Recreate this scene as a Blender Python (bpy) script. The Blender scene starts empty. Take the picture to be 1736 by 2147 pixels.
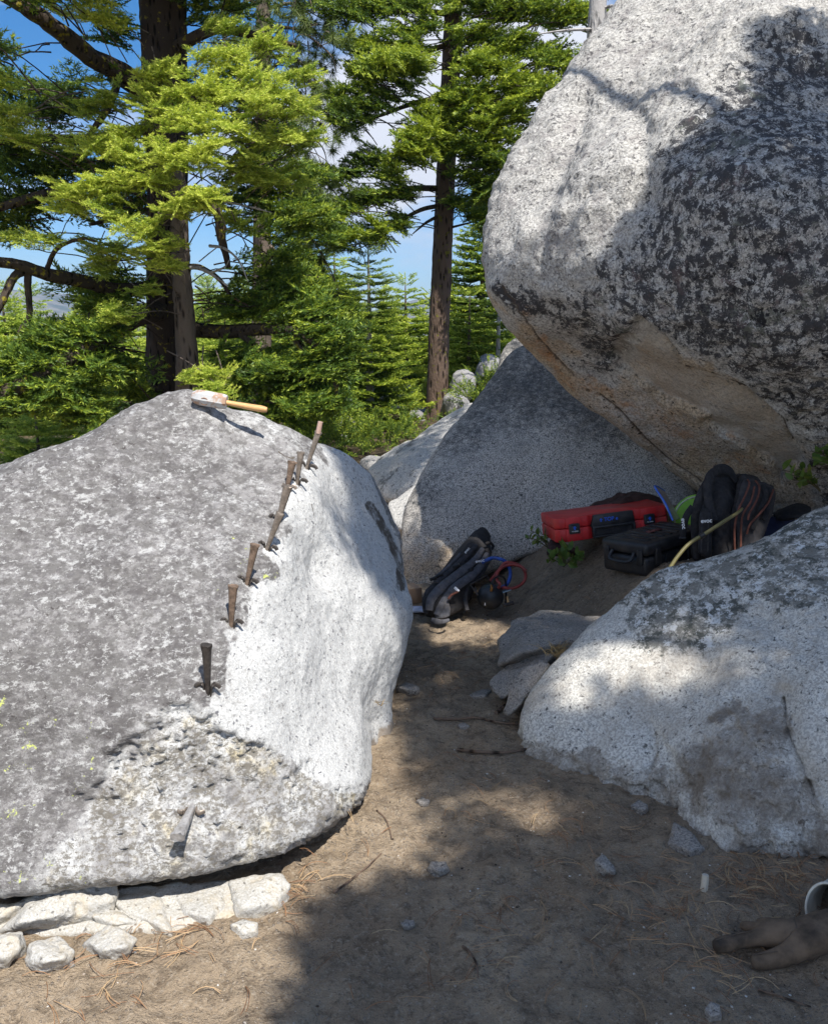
import bpy, bmesh, math, random
import numpy as np
from mathutils import Vector, Matrix, noise as mnoise
from mathutils.bvhtree import BVHTree

S = bpy.context.scene
C = S.collection
# ------------------------------------------------------------------ camera, sky, sun, exposure
F_ = 1740.0; CX = 868.0; CY = 1073.5; PITCH = math.radians(12.4); EYE = 1.5
SP, CP = math.sin(PITCH), math.cos(PITCH)
cam_d = bpy.data.cameras.new("camera"); cam = bpy.data.objects.new("camera", cam_d); C.objects.link(cam)
cam.location = (0, 0, EYE); cam.rotation_euler = (math.pi/2 - PITCH, 0, 0)
cam_d.sensor_fit = 'HORIZONTAL'; cam_d.sensor_width = 36; cam_d.lens = 36*F_/1736
cam_d.clip_start = 0.05; cam_d.clip_end = 12000
S.camera = cam
SUN_EL = math.radians(60); SUN_AZ = math.radians(155)      # clockwise from +Y
SUN = Vector((math.cos(SUN_EL)*math.sin(SUN_AZ), math.cos(SUN_EL)*math.cos(SUN_AZ), math.sin(SUN_EL)))
sd = bpy.data.lights.new("sun", 'SUN'); sd.energy = 5.0; sd.angle = math.radians(0.5); sd.color = (1.0, 0.955, 0.89)
so = bpy.data.objects.new("sun", sd); C.objects.link(so)
so.rotation_euler = SUN.to_track_quat('Z', 'Y').to_euler(); so.location = (2, -4, 9)
S.view_settings.view_transform = 'Standard'; S.view_settings.look = 'None'
S.view_settings.exposure = 0.5; S.view_settings.gamma = 1.0
S.cycles.use_denoising = True
S.cycles.max_bounces = 6; S.cycles.transparent_max_bounces = 4

W = bpy.data.worlds.new("World"); S.world = W; W.use_nodes = True
def world_sky():
    nt = W.node_tree; nt.nodes.clear(); N = nt.nodes.new; L = nt.links.new
    out = N('ShaderNodeOutputWorld'); bg = N('ShaderNodeBackground'); sky = N('ShaderNodeTexSky')
    sky.sky_type = 'NISHITA'; sky.sun_disc = False; sky.sun_elevation = SUN_EL; sky.sun_rotation = SUN_AZ
    sky.altitude = 2200; sky.air_density = 1.0; sky.dust_density = 0.3; sky.ozone_density = 1.6
    tc = N('ShaderNodeTexCoord')
    mp = N('ShaderNodeMapping'); mp.inputs['Scale'].default_value = (1.6, 1.6, 4.2); mp.inputs['Location'].default_value = (0.35, 0.2, 0.1)
    L(tc.outputs['Generated'], mp.inputs['Vector'])
    nz = N('ShaderNodeTexNoise'); nz.inputs['Scale'].default_value = 1.7; nz.inputs['Detail'].default_value = 7; nz.inputs['Roughness'].default_value = .56
    nz.inputs['Distortion'].default_value = .25
    L(mp.outputs['Vector'], nz.inputs['Vector'])
    # a cloud bank lies north, a little left of the view axis, between 10 and 22 degrees up
    sep = N('ShaderNodeVectorMath'); sep.operation = 'DISTANCE'; L(tc.outputs['Generated'], sep.inputs[0])
    cd = Vector((0.03, 1.0, 0.29)).normalized(); sep.inputs[1].default_value = cd
    mr = N('ShaderNodeMapRange'); mr.inputs['From Min'].default_value = .08; mr.inputs['From Max'].default_value = .22
    mr.inputs['To Min'].default_value = .26; mr.inputs['To Max'].default_value = -.03; L(sep.outputs['Value'], mr.inputs['Value'])
    ad = N('ShaderNodeMath'); ad.operation = 'ADD'; L(nz.outputs['Fac'], ad.inputs[0]); L(mr.outputs[0], ad.inputs[1])
    rp = N('ShaderNodeValToRGB'); rp.color_ramp.elements[0].position = .50; rp.color_ramp.elements[1].position = .66
    # unseen broken cloud added behind the viewer to whiten and brighten the sky light
    sx = N('ShaderNodeSeparateXYZ'); L(tc.outputs['Generated'], sx.inputs[0])
    m2 = N('ShaderNodeMapRange'); m2.inputs['From Min'].default_value = .35; m2.inputs['From Max'].default_value = -.3; m2.inputs['To Min'].default_value = 0; m2.inputs['To Max'].default_value = .10; L(sx.outputs['Y'], m2.inputs['Value'])
    a2 = N('ShaderNodeMath'); a2.operation = 'ADD'; L(ad.outputs[0], a2.inputs[0]); L(m2.outputs[0], a2.inputs[1]); ad = a2
    L(ad.outputs[0], rp.inputs['Fac'])
    mx = N('ShaderNodeMix'); mx.data_type = 'RGBA'; mx.inputs['B'].default_value = (5.6, 5.8, 6.4, 1)
    L(rp.outputs['Color'], mx.inputs['Factor']); 
    hs = N('ShaderNodeHueSaturation'); hs.inputs['Saturation'].default_value = 1.45
    L(sky.outputs[0], hs.inputs['Color']); L(hs.outputs[0], mx.inputs['A'])
    L(mx.outputs['Result'], bg.inputs['Color']); bg.inputs['Strength'].default_value = 0.115
    L(bg.outputs[0], out.inputs['Surface'])
world_sky()

# ------------------------------------------------------------------ geometry of the view
def ray(u, v):
    r = (u-CX)/F_; s = (CY-v)/F_
    return Vector((r, CP+SP*s, -SP+CP*s))
YS = [1.0]
def P(u, v, y):
    y = y*YS[0]; d = ray(u, v); k = y/d.y
    return Vector((d.x*k, y, EYE+d.z*k))
def proj(A):
    A = np.asarray(A, dtype=float); x = A[:, 0]; y = A[:, 1]; z = A[:, 2]-EYE
    f = y*CP - z*SP; up = y*SP + z*CP
    f = np.where(f < 1e-3, 1e-3, f)
    return np.stack([CX+F_*x/f, CY-F_*up/f], 1)
def sstep(a, b, x):
    t = np.clip((x-a)/(b-a+1e-12), 0, 1); return t*t*(3-2*t)
# gradient noise ---------------------------------------------------
_rs = np.random.RandomState(7); _perm = _rs.permutation(256); _perm = np.concatenate([_perm]*3)
_g = _rs.normal(size=(256, 3)); _g /= np.linalg.norm(_g, axis=1)[:, None]
def pn(X):
    X = np.asarray(X, dtype=float); I = np.floor(X).astype(int); f = X-I; I &= 255
    w = f*f*f*(f*(f*6-15)+10); r = 0
    for dx in (0, 1):
        for dy in (0, 1):
            for dz in (0, 1):
                h = _perm[_perm[_perm[I[:, 0]+dx]+I[:, 1]+dy]+I[:, 2]+dz]
                d = ((f-np.array([dx, dy, dz]))*_g[h]).sum(1)
                r = r + d*(w[:, 0] if dx else 1-w[:, 0])*(w[:, 1] if dy else 1-w[:, 1])*(w[:, 2] if dz else 1-w[:, 2])
    return r*1.6
def fbm(X, o=4, g=.5):
    X = np.asarray(X, dtype=float); r = 0; a = 1; 
    for i in range(o): r = r+a*pn(X*(2.03**i)+i*17.3); a *= g
    return r
def polysdf(UV, poly):
    """negative inside"""
    p = np.asarray(poly, float); n = len(p); d = np.full(len(UV), 1e18); s = np.zeros(len(UV), int)
    for i in range(n):
        a = p[i]; b = p[(i+1) % n]; e = b-a; w = UV-a
        t = np.clip((w@e)/(e@e+1e-9), 0, 1); q = w-t[:, None]*e
        d = np.minimum(d, (q*q).sum(1))
        c = ((a[1] > UV[:, 1]) != (b[1] > UV[:, 1])) & (UV[:, 0] < (b[0]-a[0])*(UV[:, 1]-a[1])/(b[1]-a[1]+1e-12)+a[0])
        s ^= c.astype(int)
    return np.sqrt(d)*np.where(s == 1, -1, 1)
def linedist(UV, line):
    p = np.asarray(line, float); d = np.full(len(UV), 1e18)
    for i in range(len(p)-1):
        a = p[i]; e = p[i+1]-a; w = UV-a; t = np.clip((w@e)/(e@e+1e-9), 0, 1); q = w-t[:, None]*e
        d = np.minimum(d, (q*q).sum(1))
    return np.sqrt(d)
# ------------------------------------------------------------------ objects
def mesh_np(name, V, Fc, attrs=None, smooth=True):
    V = np.asarray(V, dtype=np.float32); Fc = np.asarray(Fc, dtype=np.int32); k = Fc.shape[1]
    me = bpy.data.meshes.new(name); me.vertices.add(len(V)); me.vertices.foreach_set("co", V.ravel())
    me.loops.add(Fc.size); me.loops.foreach_set("vertex_index", Fc.ravel())
    me.polygons.add(len(Fc)); me.polygons.foreach_set("loop_start", np.arange(0, Fc.size, k, dtype=np.int32))
    if smooth: me.polygons.foreach_set("use_smooth", np.ones(len(Fc), dtype=bool))
    me.update(calc_edges=True)
    for n, a in (attrs or {}).items():
        at = me.attributes.new(n, 'FLOAT', 'POINT'); at.data.foreach_set("value", np.asarray(a, dtype=np.float32))
    return me
def link(name, me, mat=None, parent=None, loc=None):
    o = bpy.data.objects.new(name, me); C.objects.link(o)
    if mat is not None and me is not None:
        me.materials.clear()
        for m in (mat if isinstance(mat, (list, tuple)) else [mat]): me.materials.append(m)
    if parent is not None: o.parent = parent
    if loc is not None: o.location = loc
    return o
def tag(o, label=None, cat=None, group=None, kind=None):
    if label: o['label'] = label
    if cat: o['category'] = cat
    if group: o['group'] = group
    if kind: o['kind'] = kind
    return o
def empty(name, loc=(0, 0, 0), rot=(0, 0, 0), **k):
    o = bpy.data.objects.new(name, None); C.objects.link(o); o.location = loc; o.rotation_euler = rot
    o.empty_display_size = .1
    return tag(o, **k)
def copy_thing(o, **k):
    c = o.copy(); C.objects.link(c)
    for ch in o.children:
        d = ch.copy(); C.objects.link(d); d.parent = c
        for g in ch.children:
            e = g.copy(); C.objects.link(e); e.parent = d
    return tag(c, **k)
class MB:
    """collects shapes, builds one mesh"""
    def __init__(s): s.V = []; s.F = []; s.n = 0
    def add(s, V, F):
        s.V += [tuple(v) for v in V]; s.F += [tuple(i+s.n for i in f) for f in F]; s.n += len(V); return s
    def box(s, c, d, M=None, bev=0.0, seg=2):
        bm = bmesh.new(); bmesh.ops.create_cube(bm, size=1)
        bmesh.ops.scale(bm, vec=d, verts=bm.verts)
        if bev > 0: bmesh.ops.bevel(bm, geom=bm.edges[:], offset=bev, segments=seg, affect='EDGES', profile=.5)
        bmesh.ops.translate(bm, vec=c, verts=bm.verts)
        if M is not None: bmesh.ops.transform(bm, matrix=M, verts=bm.verts)
        bm.verts.index_update(); s.add([v.co.copy() for v in bm.verts], [[v.index for v in f.verts] for f in bm.faces]); bm.free(); return s
    def prism(s, poly, z0, z1, M=None, bev=0.0):
        bm = bmesh.new(); vs = [bm.verts.new((p[0], p[1], z0)) for p in poly]; f = bm.faces.new(vs)
        r = bmesh.ops.extrude_face_region(bm, geom=[f])
        bmesh.ops.translate(bm, vec=(0, 0, z1-z0), verts=[g for g in r['geom'] if isinstance(g, bmesh.types.BMVert)])
        bmesh.ops.recalc_face_normals(bm, faces=bm.faces)
        if bev > 0: bmesh.ops.bevel(bm, geom=bm.edges[:], offset=bev, segments=2, affect='EDGES', profile=.5)
        if M is not None: bmesh.ops.transform(bm, matrix=M, verts=bm.verts)
        bm.verts.index_update(); s.add([v.co.copy() for v in bm.verts], [[v.index for v in f.verts] for f in bm.faces]); bm.free(); return s
    def tube(s, pts, r, seg=8, sub=3, M=None, flat=1.0, cap=True, up=(0, 0, 1)):
        pts = [Vector(p) for p in pts]; n = len(pts)
        rr = list(r) if isinstance(r, (list, tuple)) else [r]*n
        Q = []; R = []
        for i in range(n-1):
            p0 = pts[max(i-1, 0)]; p1 = pts[i]; p2 = pts[i+1]; p3 = pts[min(i+2, n-1)]
            for k in range(sub):
                t = k/sub
                Q.append(.5*((2*p1)+(p2-p0)*t+(2*p0-5*p1+4*p2-p3)*t*t+(3*p1-p0-3*p2+p3)*t**3)); R.append(rr[i]*(1-t)+rr[i+1]*t)
        Q.append(pts[-1]); R.append(rr[-1]); V = []; F = []; U = Vector(up)
        for i, q in enumerate(Q):
            T = (Q[min(i+1, len(Q)-1)]-Q[max(i-1, 0)])
            T = T.normalized() if T.length > 1e-9 else Vector((0, 0, 1))
            if abs(T.dot(U)) > .97: U = Vector((1, .1, .0)) if abs(T.x) < .8 else Vector((0, 1, .1))
            A = T.cross(U).normalized(); B = A.cross(T).normalized()
            for k in range(seg):
                a = 2*math.pi*k/seg; V.append(q+A*math.cos(a)*R[i]+B*math.sin(a)*R[i]*flat)
        m = len(Q)
        for i in range(m-1):
            for k in range(seg): F.append((i*seg+k, i*seg+(k+1) % seg, (i+1)*seg+(k+1) % seg, (i+1)*seg+k))
        if cap: F.append(tuple(range(seg-1, -1, -1))); F.append(tuple((m-1)*seg+k for k in range(seg)))
        if M is not None: V = [M @ v for v in V]
        return s.add(V, F)
    def lathe(s, prof, seg=24, M=None):
        V = []; F = []
        for r, z in prof:
            for k in range(seg): a = 2*math.pi*k/seg; V.append(Vector((r*math.cos(a), r*math.sin(a), z)))
        for i in range(len(prof)-1):
            for k in range(seg): F.append((i*seg+k, i*seg+(k+1) % seg, (i+1)*seg+(k+1) % seg, (i+1)*seg+k))
        F.append(tuple(range(seg-1, -1, -1))); F.append(tuple((len(prof)-1)*seg+k for k in range(seg)))
        if M is not None: V = [M @ v for v in V]
        return s.add(V, F)
    def build(s, name, mat, parent=None, smooth=True, loc=None, ang=40):
        me = bpy.data.meshes.new(name); me.from_pydata([tuple(v) for v in s.V], [], s.F); me.update()
        if smooth:
            me.polygons.foreach_set("use_smooth", np.ones(len(me.polygons), dtype=bool))
            try: me.set_sharp_from_angle(angle=math.radians(ang))
            except Exception: pass
        return link(name, me, mat, parent, loc)
def text_obj(name, body, size, M, mat, parent, ext=.0006, shear=0):
    cu = bpy.data.curves.new(name, 'FONT'); cu.body = body; cu.size = size; cu.extrude = ext; cu.align_x = 'CENTER'; cu.align_y = 'CENTER'; cu.shear = shear
    cu.offset = size*.02
    t = bpy.data.objects.new(name, cu); C.objects.link(t)
    me = bpy.data.meshes.new_from_object(t.evaluated_get(bpy.context.evaluated_depsgraph_get()))
    bpy.data.objects.remove(t); me.transform(M)
    return link(name, me, mat, parent)
# ------------------------------------------------------------------ materials
def pick(o, n): return o.outputs[n]
class NT:
    def __init__(s, name):
        s.m = bpy.data.materials.new(name); s.m.use_nodes = True; s.t = s.m.node_tree; s.t.nodes.clear()
        s.out = s.t.nodes.new('ShaderNodeOutputMaterial')
        s.tc = s.t.nodes.new('ShaderNodeTexCoord'); s.co = s.tc.outputs['Object']
    def n(s, ty, **k):
        o = s.t.nodes.new(ty)
        for a, b in k.items(): setattr(o, a, b)
        return o
    def L(s, a, b): s.t.links.new(a, b)
    def noise(s, sc, det=4, rough=.55, dist=0, vec=None, st=None):
        o = s.n('ShaderNodeTexNoise'); o.inputs['Scale'].default_value = sc; o.inputs['Detail'].default_value = det
        o.inputs['Roughness'].default_value = rough; o.inputs['Distortion'].default_value = dist
        s.L(vec or (s.maps(st) if st else s.co), o.inputs['Vector']); return o.outputs['Fac']
    def maps(s, scale, rot=(0, 0, 0)):
        m = s.n('ShaderNodeMapping'); m.inputs['Scale'].default_value = scale; m.inputs['Rotation'].default_value = rot
        s.L(s.co, m.inputs['Vector']); return m.outputs[0]
    def vor(s, sc, feat='F1', out='Distance', rnd=1, vec=None):
        o = s.n('ShaderNodeTexVoronoi', feature=feat); o.inputs['Scale'].default_value = sc; o.inputs['Randomness'].default_value = rnd
        s.L(vec or s.co, o.inputs['Vector']); return o.outputs[out]
    def math(s, op, a, b=0.0, c=None, clamp=False):
        o = s.n('ShaderNodeMath', operation=op); o.use_clamp = clamp
        for i, x in enumerate((a, b) if c is None else (a, b, c)):
            if isinstance(x, (int, float)): o.inputs[i].default_value = x
            else: s.L(x, o.inputs[i])
        return o.outputs[0]
    def step(s, x, a, b, lo=0, hi=1):
        o = s.n('ShaderNodeMapRange'); o.interpolation_type = 'SMOOTHSTEP'
        o.inputs['From Min'].default_value = a; o.inputs['From Max'].default_value = b
        o.inputs['To Min'].default_value = lo; o.inputs['To Max'].default_value = hi
        s.L(x, o.inputs['Value']); return o.outputs[0]
    def mix(s, f, a, b, bt='MIX'):
        o = s.n('ShaderNodeMix', data_type='RGBA', blend_type=bt)
        if isinstance(f, (int, float)): o.inputs['Factor'].default_value = f
        else: s.L(f, o.inputs['Factor'])
        for k, x in (('A', a), ('B', b)):
            if isinstance(x, tuple): o.inputs[k].default_value = (*x[:3], 1)
            else: s.L(x, o.inputs[k])
        return o.outputs['Result']
    def ramp(s, f, stops):
        o = s.n('ShaderNodeValToRGB'); e = o.color_ramp.elements
        while len(e) < len(stops): e.new(.5)
        for i, (p, c) in enumerate(stops): e[i].position = p; e[i].color = (*c, 1)
        s.L(f, o.inputs['Fac']); return o.outputs['Color']
    def attr(s, name):
        o = s.n('ShaderNodeAttribute', attribute_name=name); return o.outputs['Fac']
    def bump(s, h, dist, strength=1, normal=None):
        o = s.n('ShaderNodeBump'); o.inputs['Distance'].default_value = dist; o.inputs['Strength'].default_value = strength
        s.L(h, o.inputs['Height'])
        if normal is not None: s.L(normal, o.inputs['Normal'])
        return o.outputs[0]
    def bsdf(s, col, rough=.8, bump=None, metal=0, spec=.3, **k):
        o = s.n('ShaderNodeBsdfPrincipled')
        for key, x in (('Base Color', col), ('Roughness', rough), ('Metallic', metal), ('Specular IOR Level', spec)):
            if isinstance(x, tuple): o.inputs[key].default_value = (*x[:3], 1)
            elif isinstance(x, (int, float)): o.inputs[key].default_value = x
            else: s.L(x, o.inputs[key])
        for key, x in k.items(): o.inputs[key.replace('_', ' ')].default_value = x
        if bump is not None: s.L(bump, o.inputs['Normal'])
        s.L(o.outputs[0], s.out.inputs['Surface']); return s.m

def granite(name, light, mid, dark, grain=170, layers=(), bump=.004, big=0.5, coarse=30, warm=None):
    """speckled rock. layers: (colour, noise scale, threshold, softness, attribute or None, attribute weight, stretch)"""
    t = NT(name)
    g1 = t.noise(grain, 3, .7); g2 = t.noise(grain*.45, 4, .65, .4); g3 = t.noise(5, 5, .6)
    c = t.mix(t.step(g1, .44, .56), mid, light)
    c = t.mix(t.step(g2, .585, .655), c, dark)
    c = t.mix(t.math('MULTIPLY', t.step(g3, .40, .68), big), c, mid)
    if warm: c = t.mix(t.math('MULTIPLY', t.step(t.noise(2.2, 5, .6), .42, .66), .8), c, warm, 'MULTIPLY')
    for ly in layers:
        col, sc, thr, sf, at, wt, st = ly[:7]
        n = t.noise(sc, 6, .66, .35, st=st)
        n2 = t.noise(sc*6, 4, .7); n = t.math('ADD', n, t.math('MULTIPLY', t.math('SUBTRACT', n2, .5), .42))
        n3 = t.noise(sc*.22, 3, .6); n = t.math('ADD', n, t.math('MULTIPLY', t.math('SUBTRACT', n3, .5), .30))
        if at:
            n = t.math('ADD', n, t.math('MULTIPLY', t.math('SUBTRACT', t.attr(at), 1.0), wt))
        f = t.step(n, thr-sf, thr+sf)
        if isinstance(col, tuple) and len(col) == 4: f = t.math('MULTIPLY', f, col[3])
        c = t.mix(f, c, col[:3], 'MULTIPLY' if len(ly) > 7 else 'MIX')
    h = t.math('ADD', t.math('MULTIPLY', g1, .35), t.math('ADD', t.math('MULTIPLY', g2, .7), t.math('MULTIPLY', t.noise(coarse, 6, .7), 1.8)))
    b = t.bump(h, bump)
    return t.bsdf(c, .88, b, spec=.25)
def plain(name, col, rough=.6, metal=0, spec=.4, var=.25, sc=20, bump=.0, bsc=200, dust=None, **k):
    t = NT(name); n = t.noise(sc, 5, .6)
    c = t.mix(t.step(n, .3, .7), tuple(x*(1-var) for x in col), tuple(min(1, x*(1+var)) for x in col))
    if dust: c = t.mix(t.math('MULTIPLY', t.step(t.noise(sc*.6, 6, .65), .45, .75), dust), c, (.22, .18, .14))
    b = t.bump(t.noise(bsc, 3, .6), bump) if bump else None
    return t.bsdf(c, rough, b, metal, spec, **k)
# ------------------------------------------------------------------ rocks
_ico = {}
def ico(n):
    if n not in _ico:
        bm = bmesh.new(); bmesh.ops.create_icosphere(bm, subdivisions=n, radius=1)
        V = np.array([v.co[:] for v in bm.verts]); Fc = np.array([[v.index for v in f.verts] for f in bm.faces]); bm.free()
        V /= np.linalg.norm(V, axis=1)[:, None]; _ico[n] = (V, Fc)
    return _ico[n]
def hull_planes(pts, c):
    bm = bmesh.new()
    for p in pts: bm.verts.new(Vector(p)-c)
    r = bmesh.ops.convex_hull(bm, input=bm.verts[:]); bm.normal_update()
    Nn = []; D = []
    for f in bm.faces:
        n = f.normal.copy(); d = n.dot(f.verts[0].co)
        if n.length < .5 or abs(d) < 1e-5: continue
        if d < 0: n = -n; d = -d
        for i, m in enumerate(Nn):
            if (m-n).length < .12 and abs(D[i]-d) < .03: break
        else: Nn.append(n); D.append(d)
    bm.free(); return np.array([n[:] for n in Nn]), np.array(D)
def radial(pts, p=18, corr=.28, c=None):
    pts = [Vector(q) for q in pts]
    if c is None: c = sum(pts, Vector())/len(pts)
    Nn, D = hull_planes(pts, c); Np = np.array([(q-c)[:] for q in pts]); rho = np.linalg.norm(Np, axis=1); dc = Np/rho[:, None]
    def base(X): 
        out = np.empty(len(X))
        for i in range(0, len(X), 20000):
            q = np.maximum(X[i:i+20000]@Nn.T, 0)/D; out[i:i+20000] = (np.power(q, p).sum(1))**(-1/p)
        return out
    q = rho/base(dc)-1; K = np.exp(-((1-dc@dc.T)*2)/(2*corr*corr)); w = np.linalg.solve(K+np.eye(len(K))*.06, q)
    def R(X):
        b = base(X); e = np.zeros(len(X))
        for i in range(0, len(X), 20000): e[i:i+20000] = np.exp(-((1-X[i:i+20000]@dc.T)*2)/(2*corr*corr))@w
        return b*(1+np.clip(e, -.45, .45))
    return c, R
OCC = []          # low-resolution copies used to work out where a sun ray lands
def rock(name, label, pts, mat, sub=5, p=18, corr=.28, c=None, disp=((.03, 2.5), (.012, 9)), cat='boulder', group=None, masks=None, shape=None, occ=True, kind=None, fo=3, shear=None):
    c, R = radial(pts, p, corr, c)
    X, Fc = ico(sub); r = R(X); V = np.array(c[:])+X*r[:, None]
    d = 0; off = (hash_name(label) % 97)*1.37
    for a, f in disp: d = d+a*fbm(V*f+off, fo)
    V = V+X*d[:, None]
    at = {}
    UV = proj(V)
    if masks: at = masks(V, UV, X)
    if shape is not None: V = shape(V, UV, X, at)
    base = Vector((c.x, c.y, min(q[2] for q in pts)))
    me = mesh_np(name, V-np.array(base[:]), Fc, at)
    o = link(name, me, mat, loc=base); tag(o, label, cat, group, kind)
    if occ:
        X4, F4 = ico(4); V4 = np.array(c[:])+X4*R(X4)[:, None]; OCC.append((V4, F4))
    return o
def hash_name(s):
    h = 0
    for ch in s: h = (h*131+ord(ch)) % 1000003
    return h
def PP(L): return [P(*q) for q in L]
def psoft(UV, poly, s, wob=0, V=None, f=6):
    d = polysdf(UV, poly)
    if wob: d = d+wob*fbm(V*f, 4)
    return 1-sstep(-s, s, d)

M_left = granite('pale_lichened_granite', (.60, .60, .58), (.44, .44, .43), (.15, .15, .16), grain=150, big=.35, bump=.003, coarse=44, layers=(
    ((.50, .43, .28), 8, .54, .14, 'cream', 1.0, None),
    ((.26, .25, .24, .8), 75, .61, .05, None, 0, None),
    ((.22, .21, .205, .88), 9, .34, .16, 'crust', .5, None),
    ((.125, .119, .113, .82), 24, .475, .085, 'crust', .36, (1.0, .8, 1.7)), ((.075, .068, .067, .6), 11, .56, .07, 'crust', .3, (1.0, .8, 1.7)), ((.10, .092, .092, .7), 55, .54, .07, 'crust', .3, (1.0, .8, 1.7)),
    ((.50, .50, .485, .7), 44, .60, .07, 'crust', .3, (1, .8, 1.7)),
    ((.06, .052, .05, .9), 50, .655, .04, 'crust', .5, None),
    ((.15, .135, .11, .85), 55, .53, .06, 'rough', .5, (1, 1, 2.0)), ((.50, .55, .15), 24, .655, .025, 'yellow', .4, None),  # rough: dark mottling that paints shade into the pits of the lower face
    ((.10, .085, .07), 9, .42, .12, 'dark', 1.0, None),
    ((.20, .155, .11, .8), 9, .40, .14, 'foot', 1.0, None)))
CREASE = [(395, 838), (440, 900), (462, 960), (452, 1020), (470, 1110), (482, 1200), (470, 1320), (440, 1430), (395, 1490), (300, 1512)]
WHITE = [(690, 945), (640, 985), (612, 1020), (595, 1100), (562, 1160), (580, 1215), (540, 1230), (510, 1330), (480, 1345), (470, 1450), (440, 1490), (370, 1500), (420, 1560), (560, 1570), (640, 1640), (740, 1700), (900, 1600), (900, 1000), (760, 900)]
FRONT = [(-60, 1860), (60, 1820), (150, 1740), (240, 1610), (310, 1512), (400, 1500), (470, 1540), (590, 1580), (660, 1630), (760, 1690), (760, 1800), (600, 1850), (-60, 1960)]
def left_masks(V, UV, X):
    w = fbm(V*5, 4)
    front = (X[:, 1] < .6).astype(float)
    white = psoft(UV, WHITE, 9, 34, V, 9)*front
    fr = psoft(UV, FRONT, 30, 45, V, 5)*front
    topfade = 1-.12*sstep(1000, 850, UV[:, 1])*sstep(330, 430, UV[:, 0])
    crust = np.clip((1-white)*(1-.35*fr), 0, 1)*topfade
    lw = sstep(420, 470, UV[:, 0])*sstep(1350, 1000, UV[:, 1])*(1-white)*.15
    crust = np.clip(crust-lw, 0, 1)
    yel = np.clip(sstep(420, 20, UV[:, 0])*sstep(1380, 1560, UV[:, 1])*1.0+.52*(1-white)*sstep(300, 520, UV[:, 0])*sstep(950, 1150, UV[:, 1])+.42*(1-white), 0, 1)*(1-white)*(1-.75*fr*sstep(150, 350, UV[:, 0]))
    dk = psoft(UV, [(296, 1518), (400, 1505), (470, 1545), (600, 1600), (700, 1665), (600, 1665), (480, 1640), (360, 1630), (230, 1650)], 30, 40, V, 8)*.66  # shade below the broken edge, painted as a dark patch
    rside = sstep(.42, .02, V[:, 2])*0
    for ln, ww in (([(585, 945), (600, 955), (618, 958)], 3), ([(650, 1040), (662, 1100), (655, 1140)], 1.6), ([(775, 1060), (815, 1120), (845, 1180), (840, 1230)], 14)):
        dk = np.maximum(dk, 1-sstep(ww*.5, ww*1.6, linedist(UV, ln)+4*np.abs(w)*0))
    foot = sstep(.075, -.02, V[:, 2]+.03*w)
    return {'crust': crust, 'cream': fr*.9, 'yellow': yel, 'dark': dk*front, 'rough': fr, 'white': white, 'foot': foot}
def left_shape(V, UV, X, at):
    # broken lower face: deep pits; feather holes; ridge
    r = at['rough']; n = fbm(V*np.array([48, 48, 90]), 3, .62); rid = 1-np.abs(fbm(V*np.array([20, 20, 52])+5, 4, .6))*3
    V = V+X*(r*(.0060*n-.0085*np.clip(rid, 0, 1)+.006*fbm(V*9, 2)))[:, None]
    V = V+X*(.0035*fbm(V*38, 3)*(1-at['white']*.6))[:, None]
    brk = psoft(UV, [(296, 1516), (345, 1500), (400, 1497), (470, 1540), (590, 1586), (690, 1640), (760, 1690), (740, 1760), (500, 1840), (250, 1800), (150, 1690), (230, 1590)], 13, 30, V, 9)*(X[:, 1] < .4)
    V = V-X*(.020*brk*sstep(1800, 1640, UV[:, 1]))[:, None]
    V = V+X*(brk*(.009*fbm(V*np.array([26, 26, 70])+3, 4, .7)-.007*np.clip(1-np.abs(fbm(V*np.array([16, 16, 60])+9, 4, .6))*3, 0, 1)))[:, None]
    bl = linedist(UV, [(-150, 1903), (0, 1902), (150, 1890), (300, 1864), (450, 1832), (600, 1790), (680, 1762), (738, 1738), (768, 1690)]); wb = 1+.35*fbm(V*5, 2)
    V[:, 1] += .17*sstep(.135, -.03, V[:, 2]+.02*(wb-1))*sstep(.5, .15, X[:, 1])*sstep(840, 740, UV[:, 0])
    d = linedist(UV, CREASE)+12*fbm(V*7, 2); V = V+X*(.032*np.exp(-np.abs(d/42))*(X[:, 1] < .6)*sstep(1520, 1380, UV[:, 1]))[:, None]
    d = linedist(UV, [(585, 945), (612, 957), (640, 985)]); V = V-X*(.008*np.exp(-(d/5)**2)*(X[:, 1] < .6))[:, None]
    # scoop where the white face turns under at the right
    d = linedist(UV, [(700, 1330), (740, 1450), (720, 1600)]); V = V-X*(.025*np.exp(-(d/70)**2)*(X[:, 1] < .5))[:, None]
    d = linedist(UV, [(800, 1020), (830, 1120), (850, 1200)]); V = V-X*(.012*np.exp(-(d/16)**2)*(X[:, 1] < .7))[:, None]
    return V
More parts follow.
